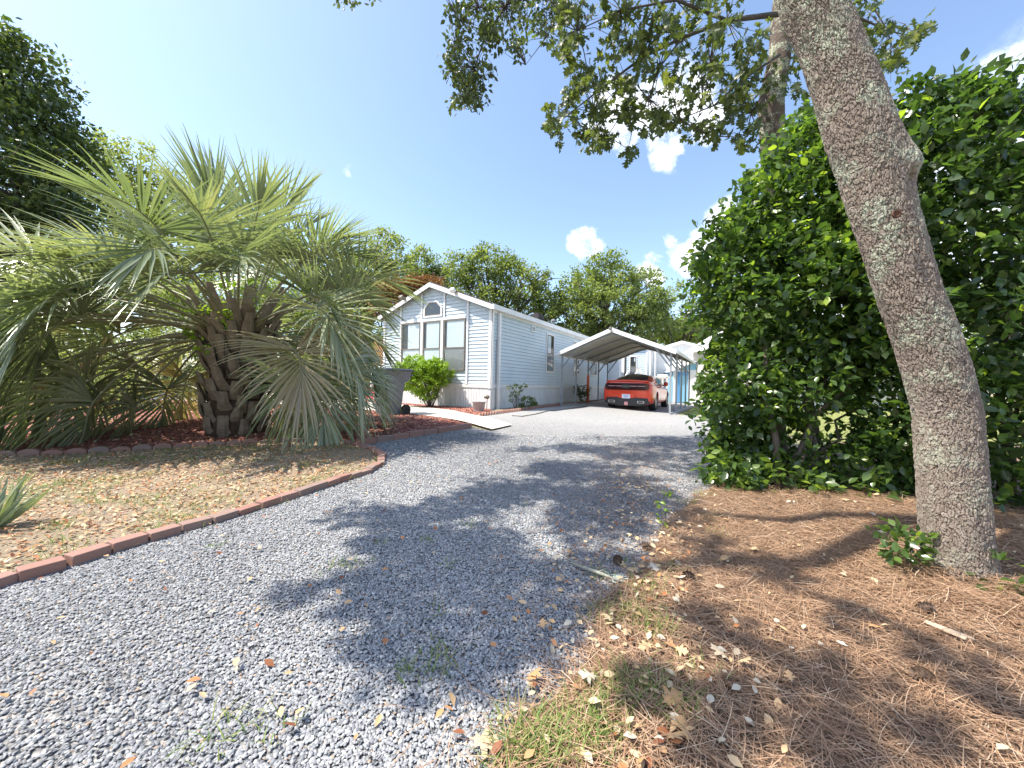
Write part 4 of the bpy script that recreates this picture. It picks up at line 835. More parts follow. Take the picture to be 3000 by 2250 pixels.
# spigot light by the corner
# stair stringer by the wing
M['rail'] = mat('white_rail', (.8, .8, .8), .5)
st_ = empty('porch_steps', H(11.3, -.3, 0), 'white side steps and handrail rising to the rear door', 'steps')
mb = MB()
for i in range(4): mb.box(H(11.4+i*.28, -.25, .18*i), U3*.28, -L3*.9, Z3*.18)
mb.build('treads', M['concrete'], st_); mb = MB(); mb.bar(H(11.2, -1.2, .9), H(12.9, -1.2, 1.75), .05, .09); mb.bar(H(11.2, -1.2, .4), H(12.9, -1.2, 1.25), .05, .05)
for i in range(9): mb.bar(H(11.25+i*.2, -1.2, .1*i+.1), H(11.25+i*.2, -1.2, .95+.1*i), .03, .03, (1, 0, 0))
mb.build('handrail', M['rail'], st_)
# ------------------------------------------------------------------ porch and left side of the house
pr = empty('porch_deck', H(2.0, HW+1.2, 0), 'wooden porch with white rails and red step at the left of the home', 'porch')
M['wood'] = varied('brown_wood', (.22, .11, .07), (.14, .07, .045), 4, .8); M['redmat'] = mat('red_mat', (.5, .06, .08), .8)
mb = MB(); mb.box(H(1.2, HW+.1, .5), U3*4, L3*2.2, Z3*.08); 
for i in range(18): mb.box(H(1.18, HW+.1+i*.122, .02), L3*.05, Z3*.5, -U3*.02)
for i in range(16): mb.box(H(1.17, HW+.1, .04+i*.03), L3*2.2, Z3*.012, -U3*.01)
mb.build('deck', M['wood'], pr); mb = MB()
for i in range(4): mb.box(H(1.2, HW+.12+i*.7, .58), L3*.09, U3*.09, Z3*(1 if i < 3 else 1))
for z in (.75, 1.05, 1.42): mb.box(H(1.22, HW+.12, z), L3*2.2, U3*.05, Z3*.09)
mb.build('railing', M['white'], pr)
mb = MB(); mb.box(H(1.0, HW+.5, .3), L3*1.2, -U3*.35, Z3*.06); mb.box(H(.65, HW+.5, .12), L3*1.2, -U3*.35, Z3*.06); mb.build('step', M['redmat'], pr)
nh = empty('red_house', (-13, 24, 0), 'reddish brown neighbouring house glimpsed through the palm fronds', 'house')
mb = MB(); mb.box((-14.5, 23, 0), (5.5, .8, 0), (-1, 6, 0), (0, 0, 2.8)); mb.build('wall', varied('red_siding', (.42, .16, .09), (.3, .12, .08), 2, .7), nh)
mb = MB(); mb.add([(-15, 22.6, 2.7), (-8.7, 23.5, 2.7), (-9.7, 30, 2.7), (-16, 29, 2.7), (-15.4, 26, 4.2), (-9.2, 26.9, 4.2)], [(0, 1, 5, 4), (1, 2, 5), (2, 3, 4, 5), (3, 0, 4), (3, 2, 1, 0)]); mb.build('roof', M['shingle'], nh)
mb = MB(); mb.box((-12.5, 23.25, 1), (.9, .13, 0), (.006, -.04, 0), (0, 0, 1.1)); w_ = mb.build('window', M['white'], nh); mb = MB(); mb.box((-12.42, 23.20, 1.08), (.75, .11, 0), (.003, -.02, 0), (0, 0, .94)); mb.build('pane', M['glass'], w_)
lt = empty('lattice_panel', H(.9, HW+2.9, 0), 'tan lattice screen beside the porch behind the palm', 'trellis')
mb = MB()
for i in range(18): mb.bar(H(2.0, HW+.1+i*.16-.6, 1.55), H(2.0, HW+.1+i*.16+.6, 2.75), .03, .02, U3); mb.bar(H(2.03, HW+.1+i*.16+.6, 1.55), H(2.03, HW+.1+i*.16-.6, 2.75), .03, .02, U3)
mb.build('slats', varied('tan_lattice', (.55, .32, .14), (.42, .22, .1), 3, .7), lt)
# ------------------------------------------------------------------ carport
CZ = lambda l: float(hz(*cpx(0, l)))*0
def K(u, l, z): q = cpx(u, l); return Vector((q.x, q.y, z))
CW = 4.04; CLN = 6.2; CE = 2.22; CA = 3.02
cp = empty('carport', K(0, CW/2, 0), 'open galvanised carport with a white gable roof over the orange car', 'carport')
rise = (CA-CE)/(CW/2); rz = lambda l: CE+rise*(min(l, CW-l))
for k in range(5):
    u = k*CLN/4
    for side in (0, 1):
        l = 0 if side == 0 else CW; s = 1 if side == 0 else -1
        gz = float(hz(*cpx(u, l)))
        mb = MB(); mb.box(K(u-.03, l-.03, gz), U3*.06, L3*.06, Z3*(rz(l)-gz))
        mb.build('post', M['galv'], cp)
        mb = MB(); mb.bar(K(u, l, 1.62), K(u, l+s*.55, rz(.55)-.06), .05, .05, U3); mb.add([K(u-.036, l, 1.45), K(u-.036, l+s*.05, 1.66), K(u-.036, l, 1.8), K(u-.036, l-s*.04, 1.66)], [(0, 1, 2, 3)]); mb.build('brace', M['galv'], cp)
    mb = MB(); mb.tube([K(u, .0, rz(0)-.02), K(u, .8, rz(.8)-.055), K(u, 1.6, rz(1.6)-.07), K(u, CW/2, CA-.13), K(u, CW-1.6, rz(1.6)-.07), K(u, CW-.8, rz(.8)-.055), K(u, CW, rz(0)-.02)], .036, 4); mb.build('bow', M['galv'], cp)
for l in (0, CW):
    mb = MB()
    for k in range(12): mb.bar(K(k*CLN/12, l, float(hz(*cpx(k*CLN/12, l)))+.03), K((k+1)*CLN/12, l, float(hz(*cpx((k+1)*CLN/12, l)))+.03), .06, .06)
    mb.build('base_rail', M['galv'], cp)
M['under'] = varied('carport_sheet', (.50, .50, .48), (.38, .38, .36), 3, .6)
def cp_roof():
    mb = MB(); ov = .2; uu = [-.22]
    nrib = 24; L_ = CLN+.4; prof = []
    for i in range(nrib):
        a = -.22+i*L_/nrib; s = L_/nrib; prof += [(a, 0), (a+s*.62, 0), (a+s*.72, .02), (a+s*.9, .02)]
    prof.append((-.22+L_, 0))
    for sg in (0, 1):
        rows = []
        for (u, h) in prof:
            le = -ov if sg == 0 else CW+ov; e = K(u, le, CE-rise*ov+.03+h); r_ = K(u, CW/2, CA+.03+h); rows.append((e, r_))
        V = [p for r_ in rows for p in r_]; V2 = [p-Z3*.012 for p in V]; n = len(V)
        Fs = [(2*i, 2*i+2, 2*i+3, 2*i+1) for i in range(len(rows)-1)]; F2 = [tuple(reversed([n+q for q in f])) for f in Fs]
        if sg: Fs = [tuple(reversed(f)) for f in Fs]; F2 = [tuple(reversed(f)) for f in F2]
        mb.add(V+V2, Fs+F2)
        mb.m = mb.m
    return mb
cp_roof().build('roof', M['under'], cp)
mb = MB()
for u in (-.25, CLN+.19):
    for sg in (0, 1):
        le = -.2 if sg == 0 else CW+.2; mb.bar(K(u, le, CE-rise*.2-.0), K(u, CW/2, CA-.0), .03, .14)
for l in (-.22, CW+.22): mb.bar(K(-.25, l, CE-rise*.2+.01), K(CLN+.2, l, CE-rise*.2+.01), .03, .1)
mb.bar(K(-.26, CW/2, CA+.08), K(CLN+.2, CW/2, CA+.08), .14, .012)
mb.build('roof_trim', M['whitemetal'], cp)
mb = MB(); q = K(-.3, CW/2+.02, CA+.02); mb.lathe(q, [(.05, 0), (.05, .08), (.035, .09)], 12, -U3); mb.box(q+U3*.02-L3*.03, L3*.06, Z3*.1, U3*.06); mb.build('gable_light', M['bronze'], cp)
u = 2*CLN/4; q = K(u, CW, 0); gz = float(hz(q.x, q.y)); mb = MB()
mb.lathe((q.x, q.y, gz+.02), [(.055, 0), (.058, .05), (.055, .5), (.058, 1.0), (.055, 1.28), (.045, 1.33)], 14); tag(mb.build('post_cover', mat('orange_foam', (.75, .12, .035), .6), None, q, smooth=True), 'long orange foam sleeve wrapped round the middle left carport post', 'post cover')
# ------------------------------------------------------------------ car (orange red coupe)
CARO = Vector((5.26, 13.80, 0.01)); cy = rad(30.5); CF = Vector((math.sin(cy), math.cos(cy), 0)); CLf = Vector((-math.cos(cy), math.sin(cy), 0))
CW2 = .965
def Q(x, y, z): return CARO+CLf*(CW2)+CF*y-CLf*x+Z3*z      # x to the right, y forward from rear bumper, z up
car = empty('car', Q(0, 2.5, 0), 'orange red coupe parked nose in under the carport', 'car')
M['paint'] = mat('orange_red_paint', (.72, .055, .022), .22, 0, .6); M['paint'].node_tree.nodes['Principled BSDF'].inputs['Coat Weight'].default_value = .6
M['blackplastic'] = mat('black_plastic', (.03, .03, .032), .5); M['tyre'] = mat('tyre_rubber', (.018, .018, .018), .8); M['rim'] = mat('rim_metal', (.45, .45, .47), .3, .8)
M['lamp'] = mat('smoked_lamp', (.035, .006, .010), .12, 0, .7); M['lampbar'] = mat('lamp_bar', (.42, .28, .33), .3); M['chrome'] = mat('chrome', (.6, .6, .62), .2, .9)
M['carglass'] = mat('car_glass', (.012, .018, .018), .03, 0, .9)
# body sections: y, then half profile points (x, z)
secs = [
 (.00, [(0, .34), (.62, .34), (.78, .38), (.83, .50), (.845, .66), (.84, .80), (.82, .95), (.78, 1.08), (.70, 1.135), (0, 1.15)]),
 (.12, [(0, .24), (.72, .24), (.88, .30), (.925, .46), (.94, .64), (.93, .80), (.90, .96), (.85, 1.09), (.74, 1.165), (0, 1.185)]),
 (.45, [(0, .20), (.76, .20), (.92, .28), (.955, .46), (.965, .66), (.955, .84), (.92, .98), (.86, 1.08), (.74, 1.15), (0, 1.175)]),
 (1.0, [(0, .20), (.76, .20), (.92, .28), (.96, .46), (.972, .66), (.965, .84), (.925, .97), (.86, 1.05), (.74, 1.09), (0, 1.10)]),
 (1.6, [(0, .20), (.76, .20), (.90, .26), (.935, .42), (.95, .62), (.945, .80), (.915, .92), (.86, .99), (.74, 1.01), (0, 1.0)]),
 (2.6, [(0, .20), (.76, .20), (.885, .25), (.91, .40), (.93, .60), (.93, .76), (.90, .88), (.85, .95), (.74, .97), (0, .96)]),
 (3.5, [(0, .20), (.76, .20), (.90, .26), (.93, .42), (.95, .62), (.945, .76), (.91, .86), (.85, .93), (.74, .95), (0, .99)]),
 (4.2, [(0, .22), (.76, .22), (.90, .28), (.94, .44), (.955, .62), (.945, .76), (.90, .84), (.83, .89), (.72, .91), (0, .96)]),
 (4.8, [(0, .24), (.70, .24), (.84, .30), (.89, .44), (.90, .60), (.88, .72), (.84, .79), (.78, .83), (.66, .85), (0, .88)]),
 (5.0, [(0, .32), (.62, .32), (.74, .36), (.80, .46), (.81, .58), (.79, .68), (.75, .74), (.70, .77), (.60, .79), (0, .80)])]
mb = MB(); rows = []
for y, pr_ in secs:
    full = [(x, z) for x, z in pr_]+[(-x, z) for x, z in reversed(pr_[1:-1])]; rows.append([Q(x, y, z) for x, z in full])
n = len(rows[0]); V = [p for r_ in rows for p in r_]
Fs = [(i*n+k, (i+1)*n+k, (i+1)*n+(k+1) % n, i*n+(k+1) % n) for i in range(len(rows)-1) for k in range(n)]
Fs += [tuple(range(n)), tuple(reversed(range((len(rows)-1)*n, len(rows)*n)))]
mb.add(V, Fs); body = mb.build('body', M['paint'], car, smooth=True)
m_ = body.modifiers.new('s', 'SUBSURF'); m_.levels = 2; m_.render_levels = 2
# crease rear face
# wheel arch cutters
cut = MB()
for y in (1.05, 4.05):
    for sx in (-1, 1): cut.lathe(Q(sx*.62, y, .36), [(.39, 0), (.39, .6)], 28, -CLf*sx)
co = cut.build('arch_cutter', M['blackplastic'], car); bm_ = body.modifiers.new('c', 'BOOLEAN'); bm_.object = co; bm_.operation = 'DIFFERENCE'; bm_.solver = 'EXACT'
dg = bpy.context.evaluated_depsgraph_get(); ev = body.evaluated_get(dg); me2 = bpy.data.meshes.new_from_object(ev); body.modifiers.clear(); body.data = me2
bpy.data.objects.remove(co)
# greenhouse
gs = [(.62, [(0, 1.10), (.80, 1.08), (.78, 1.10), (.6, 1.12), (0, 1.14)]),
      (1.15, [(0, 1.0), (.855, 1.02), (.76, 1.20), (.62, 1.30), (0, 1.34)]),
      (1.7, [(0, .95), (.865, .98), (.75, 1.28), (.60, 1.43), (0, 1.48)]),
      (2.3, [(0, .93), (.865, .95), (.735, 1.29), (.59, 1.455), (0, 1.50)]),
      (2.8, [(0, .93), (.86, .93), (.73, 1.25), (.58, 1.41), (0, 1.46)]),
      (3.3, [(0, .93), (.84, .93), (.76, 1.06), (.64, 1.13), (0, 1.19)]),
      (3.65, [(0, .93), (.80, .93), (.76, .95), (.6, .97), (0, .99)])]
mb = MB(); rows = []
for y, pr_ in gs:
    full = pr_+[(-x, z) for x, z in reversed(pr_[1:-1])]; rows.append([Q(x, y, z) for x, z in full])
n = len(rows[0]); V = [p for r_ in rows for p in r_]; mb.add(V, [(i*n+k, (i+1)*n+k, (i+1)*n+(k+1) % n, i*n+(k+1) % n) for i in range(len(rows)-1) for k in range(n)])
cab = mb.build('roof', M['paint'], car, smooth=True); m_ = cab.modifiers.new('s', 'SUBSURF'); m_.levels = 2; m_.render_levels = 2
# rear glass, side glass, windscreen as panels proud of the cabin
def panel(pts, name, mt, par, out=(0, 0, .02)):
    mb = MB(); mb.add([Q(*p)+Vector(out) for p in pts], [tuple(range(len(pts)))]); return mb.build(name, mt, par)
mb = MB()
nx_ = 13; ny_ = 7; V = []
for j in range(ny_):
    t_ = j/(ny_-1); y = .70+t_*.95; z0 = np.interp(y, [.62, 1.15, 1.7], [1.14, 1.335, 1.46]); w_ = .70-.14*t_
    for i in range(nx_):
        s = -1+2*i/(nx_-1); V.append(Q(s*w_, y+.0, z0+.012-.10*(s*s)**1.3+.012))
mb.add(V, [(j*nx_+i, j*nx_+i+1, (j+1)*nx_+i+1, (j+1)*nx_+i) for j in range(ny_-1) for i in range(nx_-1)]); mb.build('rear_window', M['carglass'], car, smooth=True)
for sx in (-1, 1):
    mb = MB(); a = [(1.75, 1.03), (3.28, .98), (2.95, 1.17), (2.7, 1.30), (2.3, 1.345), (1.95, 1.33)]
    V = [Q(sx*(np.interp(z, [.95, 1.29, 1.45], [.875, .755, .62])+.012), y, z) for y, z in a]
    mb.add(V, [tuple(range(6)) if sx < 0 else tuple(reversed(range(6)))]); mb.build('side_window', M['carglass'], car)
    # mirror
    mb = MB(); c = Q(sx*1.0, 3.0, 1.07); mb.lathe(c-CF*.08, [(.03, 0), (.085, .03), (.1, .09), (.07, .15), (.02, .18)], 14, CF); mb.tube([Q(sx*.86, 3.0, .99), c], [.03, .03], 8); mr = mb.build('mirror', M['paint'], car, smooth=True)
    for v in mr.data.vertices: pass
for y in (1.05, 4.05):
    for sx in (-1, 1):
        ax = -CLf*sx; c = Q(sx*.68, y, .35); mb = MB()
        mb.lathe(c, [(.22, .0), (.32, 0), (.35, .03), (.35, .22), (.32, .25), (.245, .25), (.24, .23)], 32, ax, cap=False); wh = mb.build('wheel', M['tyre'], car, smooth=True)
        mb = MB(); mb.lathe(c+ax*.2, [(.245, -.18), (.245, .045), (.225, .045), (.22, -.02)], 32, ax, cap=False); mb.lathe(c+ax*.2, [(.06, -.1), (.06, .03), (.03, .04)], 14, ax)
        for k in range(10):
            a = 2*math.pi*k/10; x_ = ax.cross(Z3).normalized(); d_ = x_*math.cos(a)+Z3*math.sin(a); mb.bar(c+ax*.215+d_*.05, c+ax*.225+d_*.23, .03, .02, ax)
        mb.lathe(c+ax*.05, [(.2, 0), (.01, .01)], 20, ax, cap=False)
        mb.build('rim', M['rim'], wh, smooth=False)
# tail: recessed dark band with rounded ends, light bars, valance, exhausts, plate, spoiler
def rrect(x0, x1, z0, z1, r, y, n=6):
    P = []
    for cx, cz, a0 in ((x1-r, z1-r, 0), (x0+r, z1-r, 90), (x0+r, z0+r, 180), (x1-r, z0+r, 270)):
        for k in range(n+1):
            a = rad(a0+90*k/n); P.append((cx+r*math.cos(a), y+.035*((cx+r*math.cos(a))/.85)**2*2.2, cz+r*math.sin(a)))
    return P
def slab(P, th, mt, name, par, bev=.0):
    """closed panel: outline P (x,y,z) facing the rear, thickness th forward"""
    mb = MB(); n = len(P); c = (sum(p[0] for p in P)/n, min(p[1] for p in P), sum(p[2] for p in P)/n)
    V = [Q(*p) for p in P]+[Q(p[0], p[1]+th, p[2]) for p in P]; Fs = [(k, n+k, n+(k+1) % n, (k+1) % n) for k in range(n)]
    # strips between mirrored outline points keep the curve
    hN = n//2
    order = sorted(range(n), key=lambda k: P[k][0])
    mb.add(V, Fs); xs_ = np.linspace(min(p[0] for p in P), max(p[0] for p in P), 17)
    Z = np.array([p[2] for p in P]); X = np.array([p[0] for p in P])
    top = sorted([(p[0], p[2]) for p in P if p[2] >= c[2]]); bot = sorted([(p[0], p[2]) for p in P if p[2] <= c[2]])
    tx, tz = zip(*top); bx_, bz = zip(*bot); VV = []
    yy = lambda x: float(np.interp(x, *zip(*sorted([(p[0], p[1]) for p in P]))))
    for x in xs_: VV += [Q(x, yy(x), float(np.interp(x, bx_, bz))), Q(x, yy(x), float(np.interp(x, tx, tz)))]
    mb.add(VV, [(2*i, 2*i+2, 2*i+3, 2*i+1) for i in range(16)]); return mb.build(name, mt, par)
tail = slab(rrect(-.835, .835, .80, 1.065, .11, -.075), .09, M['lamp'], 'tail_panel', car)
for x0, x1 in ((-.70, -.42), (-.39, -.15), (.15, .39), (.42, .70)):
    mb = MB(); mb.bar(Q(x0, -.085+.077*(x0/.85)**2, .955), Q(x1, -.085+.077*(x1/.85)**2, .955), .02, .026); mb.build('tail_light', M['lampbar'], tail)
mb = MB(); mb.box(Q(-.135, -.085, .875), -CLf*.27, CF*.02, Z3*.14); mb.build('badge_panel', M['blackplastic'], tail)
cv = bpy.data.curves.new('badge', 'FONT'); cv.body = 'DODGE'; cv.size = .062; cv.extrude = .002; cv.align_x = 'CENTER'; cv.space_character = 1.5
tb = bpy.data.objects.new('t', cv); COL.objects.link(tb); dg = bpy.context.evaluated_depsgraph_get(); dg.update(); tme = bpy.data.meshes.new_from_object(tb.evaluated_get(dg)); bpy.data.objects.remove(tb)
rm = Matrix((-CLf, Z3, -CF)).transposed().to_4x4(); rm.translation = Q(0, -.09, .925); tme.transform(rm); link('lettering', tme, M['chrome'], tail)
slab([(-.86, .11, .46), (-.80, .02, .50), (-.3, -.045, .52), (.3, -.045, .52), (.80, .02, .50), (.86, .11, .46), (.84, .10, .30), (.6, .0, .22), (0, -.03, .20), (-.6, .0, .22), (-.84, .10, .30)], .12, M['blackplastic'], 'rear_valance', car)
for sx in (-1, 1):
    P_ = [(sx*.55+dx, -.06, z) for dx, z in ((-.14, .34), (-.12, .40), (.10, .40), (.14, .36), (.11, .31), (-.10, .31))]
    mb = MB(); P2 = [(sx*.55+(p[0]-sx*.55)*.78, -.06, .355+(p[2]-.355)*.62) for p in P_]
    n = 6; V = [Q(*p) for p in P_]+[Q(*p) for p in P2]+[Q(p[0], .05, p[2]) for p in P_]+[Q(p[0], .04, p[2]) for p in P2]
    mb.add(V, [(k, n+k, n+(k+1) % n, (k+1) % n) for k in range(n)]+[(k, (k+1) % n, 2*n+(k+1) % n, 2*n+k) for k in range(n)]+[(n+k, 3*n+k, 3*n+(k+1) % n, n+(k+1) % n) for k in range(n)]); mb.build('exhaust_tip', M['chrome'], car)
    mb = MB(); mb.add([Q(p[0], -.052, p[2]) for p in P2], [tuple(range(6)), tuple(reversed(range(6)))]); mb.build('exhaust_shade_fill', M['blackplastic'], car)  # black sheet across the tip, painted shade for the hollow pipe
slab([(-.3, -.04, .50), (-.24, -.045, .70), (.24, -.045, .70), (.3, -.04, .50)], .05, M['paint'], 'plate_recess', car)
mb = MB(); mb.box(Q(-.155, -.055, .48), -CLf*.31, CF*.012, Z3*.16); pl_ = mb.build('licence_plate', mat('plate_white', (.72, .73, .80), .4), car)
mb = MB(); mb.box(Q(-.12, -.058, .585), -CLf*.24, CF*.003, Z3*.03); mb.box(Q(-.07, -.058, .515), -CLf*.14, CF*.003, Z3*.045); mb.build('plate_marking', mat('plate_blue', (.36, .42, .66), .5), pl_)
mb = MB(); mb.box(Q(-.06, -.06, .22), -CLf*.13, CF*.08, Z3*.13); mb.build('hitch_cover', mat('pink_cover', (.75, .35, .35), .5), car)
mb = MB()
V = []
for i in range(15):
    x = -.80+1.6*i/14; q = (x/.8)**2; V += [Q(x, .02+.05*q, 1.135-.03*q), Q(x, -.03+.06*q, 1.19-.035*q), Q(x, .0+.06*q, 1.20-.035*q), Q(x, .28, 1.165-.03*q)]
mb.add(V, [(4*i+k, 4*i+4+k, 4*i+5+k, 4*i+1+k) for i in range(14) for k in range(3)]); mb.build('spoiler', M['paint'], car, smooth=True)
# ------------------------------------------------------------------ outbuildings
WS = Vector((at(1881, 1100, 25).x, 25, 0)); WA = Vector((.86, -.51, 0))*1.0; WB = Vector((.51, .86, 0))
ws = empty('storage_shed', WS, 'white gabled shed beyond the carport', 'shed')
sw = 4.9; se = 3.05; sa = 3.75
def Wp(a, b, z): return WS+WA*a+WB*b+Z3*z
mb = MB(); V = [Wp(0, 0, 0), Wp(sw, 0, 0), Wp(sw, 0, se), Wp(sw/2, 0, sa), Wp(0, 0, se)]; V2 = [p+WB*5 for p in V]; mb.add(V+V2, [(0, 1, 2, 3, 4), (9, 8, 7, 6, 5), (0, 4, 9, 5), (1, 6, 7, 2)]); mb.build('wall', M['skirt'], ws)
mb = MB()
for s in (0, 1):
    e = Wp(-.25 if s == 0 else sw+.25, -.35, se-.09); r_ = Wp(sw/2, -.35, sa+.0); mb.add([e, r_, r_+WB*5.7, e+WB*5.7, e+Z3*.14, r_+Z3*.14, r_+WB*5.7+Z3*.14, e+WB*5.7+Z3*.14], [(0, 1, 2, 3), (4, 7, 6, 5), (0, 4, 5, 1), (3, 2, 6, 7), (0, 3, 7, 4)])
mb.build('roof', M['whitemetal'], ws)
mb = MB(); mb.box(Wp(.1, -.16, 1.5), WA*.3, WB*.14, Z3*.4); mb.build('meter_box', M['galv'], ws)
BS = at(1972, 1130, 21.5); BS.z = 0; bs = empty('garden_shed', BS, 'small light blue shed with white trim behind the carport', 'shed')
BA = Vector((.97, -.22, 0)); BB = Vector((.22, .97, 0)); Bp = lambda a, b, z: BS+BA*a+BB*b+Z3*z
M['aqua'] = mk_siding('aqua_boards', (.22, .52, .72), (.28, .55, .70)); M['blue'] = mat('blue_boards', (.12, .33, .62), .6)
mb = MB(); bw = 3.6; V = [Bp(0, 0, .05), Bp(bw, 0, .05), Bp(bw, 0, 1.9), Bp(bw/2, 0, 2.65), Bp(0, 0, 1.85)]; V2 = [p+BB*2.6 for p in V]; mb.add(V+V2, [(0, 1, 2, 3, 4), (9, 8, 7, 6, 5), (0, 4, 9, 5), (1, 6, 7, 2)]); mb.build('wall', M['aqua'], bs)
mb = MB(); mb.box(Bp(-.02, -.03, .05), BA*.16, BB*.025, Z3*1.8); mb.box(Bp(.8, -.03, .05), BA*.5, BB*.025, Z3*1.85); mb.box(Bp(1.3, -.03, 1.0), BA*2.3, BB*.025, Z3*.07); mb.box(Bp(0, -.032, 1.85), BA*bw, BB*.025, Z3*.1); mb.build('trim', M['white'], bs)
mb = MB(); mb.box(Bp(.14, -.028, .05), BA*.2, BB*.02, Z3*1.75); mb.box(Bp(.14, -.028, 1.62), BA*.65, BB*.02, Z3*.2); mb.build('corner_board', M['blue'], bs)
mb = MB()
for s in (0, 1):
    e = Bp(-.15 if s == 0 else bw+.15, -.2, 1.82); r_ = Bp(bw/2, -.2, 2.68); mb.add([e, r_, r_+BB*3, e+BB*3, e+Z3*.07, r_+Z3*.07, r_+BB*3+Z3*.07, e+BB*3+Z3*.07], [(0, 1, 2, 3), (4, 7, 6, 5), (0, 4, 5, 1), (3, 2, 6, 7), (0, 3, 7, 4)])
mb.build('roof', M['white'], bs)
mb = MB(); mb.box(Bp(1.62, -.035, 1.12), BA*.36, BB*.03, Z3*.5); w_ = mb.build('window', M['white'], bs); mb = MB()
for i in range(3):
    for j in range(3): mb.box(Bp(1.65+i*.105, -.038, 1.15+j*.155), BA*.085, BB*.004, Z3*.13)
mb.build('pane', M['glass'], w_)
# white deck rail in front of the sheds
dk = empty('deck_railing', at(1860, 1100, 21), 'low white picket railing visible above the car roof', 'railing')
o_ = at(1852, 1100, 20.5); o_.z = 0; mb = MB()
for i in range(9): mb.box(o_+WA*(i*.22)+Z3*.2, WA*.09, WB*.05, Z3*(1.28))
for z in (.5, 1.42): mb.box(o_+Z3*z, WA*1.95, WB*.06, Z3*.09)
mb.bar(o_+Z3*1.3, o_+WA*.35+Z3*1.95, .1, .05, WB); mb.bar(o_+WA*.7+Z3*1.3, o_+WA*.35+Z3*1.95, .1, .05, WB); mb.box(o_+WA*1.3+WB*.1+Z3*1.2, WA*.5, WB*.4, Z3*.42)
mb.build('pickets', M['rail'], dk)
for k, (u, lb) in enumerate(((1905, 'thin white pole standing left of the pair before the white shed'), (1919, 'thin white pole standing right of the pair before the white shed'))):
    q = at(u, 1100, 21.5); mb = MB(); mb.tube([(q.x, q.y, 0), (q.x, q.y, 3.0)], .05, 8); tag(mb.build('pole', M['white'], None, (q.x, q.y, 0)), lb, 'pole', 'white poles')
# neighbour's home and fence seen through the hedge gaps
nb = empty('mobile_home', (10, 17, 0), 'pale neighbouring home seen through gaps in the camellias', 'house')
mb = MB(); mb.box((11.5, 16.5, .5), (13, 3, 0), (-1, 5, 0), (0, 0, 2.5)); mb.build('wall', mk_siding('cream_siding', (.66, .60, .54), (.55, .5, .45)), nb)
mb = MB(); mb.add([(11.1, 16.1, 2.95), (25, 19.3, 2.95), (24, 25, 2.95), (10, 21.8, 2.95), (10.6, 19, 3.9), (24.5, 22, 3.9)], [(0, 1, 5, 4), (1, 2, 5), (2, 3, 4, 5), (3, 0, 4), (3, 2, 1, 0)]); mb.build('roof', M['whitemetal'], nb)
mb = MB(); mb.box((11.5, 16.55, 0), (13, 3, 0), (-1, 5, 0), (0, 0, .5)); mb.build('skirting', M['skirt'], nb)
for k in range(4):
    mb = MB(); q = Vector((13+k*3, 16.5+(1.5+k*3)*3/13-.05, 1.3)); mb.box(q, (.9, .207, 0), (.01, -.04, 0), (0, 0, 1.1)); w_ = mb.build('window', M['white'], nb); mb = MB(); mb.box(q+Vector((.08, -.03, .08)), (.74, .17, 0), (.01, -.03, 0), (0, 0, .94)); mb.build('pane', M['glass'], w_)
for i, (x, y) in enumerate(((24, 12), (19, 28), (31, 22), (14, 30))):
    tree('oak_tree', ('oak far right beyond the camellias', 'oak behind the pale neighbouring home', 'oak at the far right behind the neighbouring home', 'oak between the white shed and the neighbouring home')[i], 'tree', (x, y, 0), [(x, y, 6.5, 3.6, 3.6, 2.8), (x-2, y+1, 5.5, 2.5, 2.5, 2), (x+2, y, 5.2, 2.6, 2.6, 2)], 'oakmid', 200, 36, .8, .28, .3, seed=50+i)
# ------------------------------------------------------------------ trash cart
TC = gp(1129, 1221); ta = Vector((-.8, .6, 0)); tb_ = Vector((.6, .8, 0))
def TQ(a, b, z): return Vector((TC.x, TC.y, TC.z+.03))+ta*a+tb_*b+Z3*z
cart = empty('trash_cart', TQ(.3, .35, -.03), 'grey wheeled trash cart with black stencilled marks on the mulch', 'trash can')
M['grey'] = varied('grey_plastic', (.17, .165, .175), (.125, .125, .135), 3, .5)
mb = MB(); lv = [(0, .05, .53, .06, .50), (.55, .03, .57, .04, .56), (.80, .02, .58, .03, .60), (.86, .02, .58, .03, .74), (1.07, .01, .59, .02, .77), (1.075, -.01, .61, .0, .79), (1.11, -.01, .61, .0, .79)]
V = []
for z, a0, a1, b0, b1 in lv:
    r = .035; pts = [(a0+r, b0), (a1-r, b0), (a1, b0+r), (a1, b1-r), (a1-r, b1), (a0+r, b1), (a0, b1-r), (a0, b0+r)]; V += [TQ(a, b, z) for a, b in pts]
Fs = [(i*8+k, i*8+8+k, i*8+8+(k+1) % 8, i*8+(k+1) % 8) for i in range(len(lv)-1) for k in range(8)]+[tuple(range(8)), tuple(reversed(range(len(V)-8, len(V))))]
mb.add(V, Fs); mb.build('body', M['grey'], cart, bevel=.008)
mb = MB(); V = []
for (z, g_) in ((1.112, .035), (1.135, .03), (1.165, -.05)):
    V += [TQ(-g_, -g_, z), TQ(.6+g_, -g_, z), TQ(.6+g_, .78+g_, z), TQ(-g_, .78+g_, z)]
mb.add(V, [(i*4+k, i*4+4+k, i*4+4+(k+1) % 4, i*4+(k+1) % 4) for i in range(2) for k in range(4)]+[(8, 9, 10, 11), (3, 2, 1, 0)]); mb.build('lid', mat('dark_lid', (.035, .04, .06), .5), cart, bevel=.01)
for a in (-.03, .56):
    mb = MB(); mb.lathe(TQ(a, .60, .11), [(.02, 0), (.12, 0), (.14, .015), (.14, .06), (.12, .07), (.02, .07)], 22, ta); mb.build('wheel', M['tyre'], cart, smooth=False)
mb = MB(); mb.tube([TQ(.0, .60, .11), TQ(.6, .60, .11)], .015, 8); mb.build('axle', M['galv'], cart)
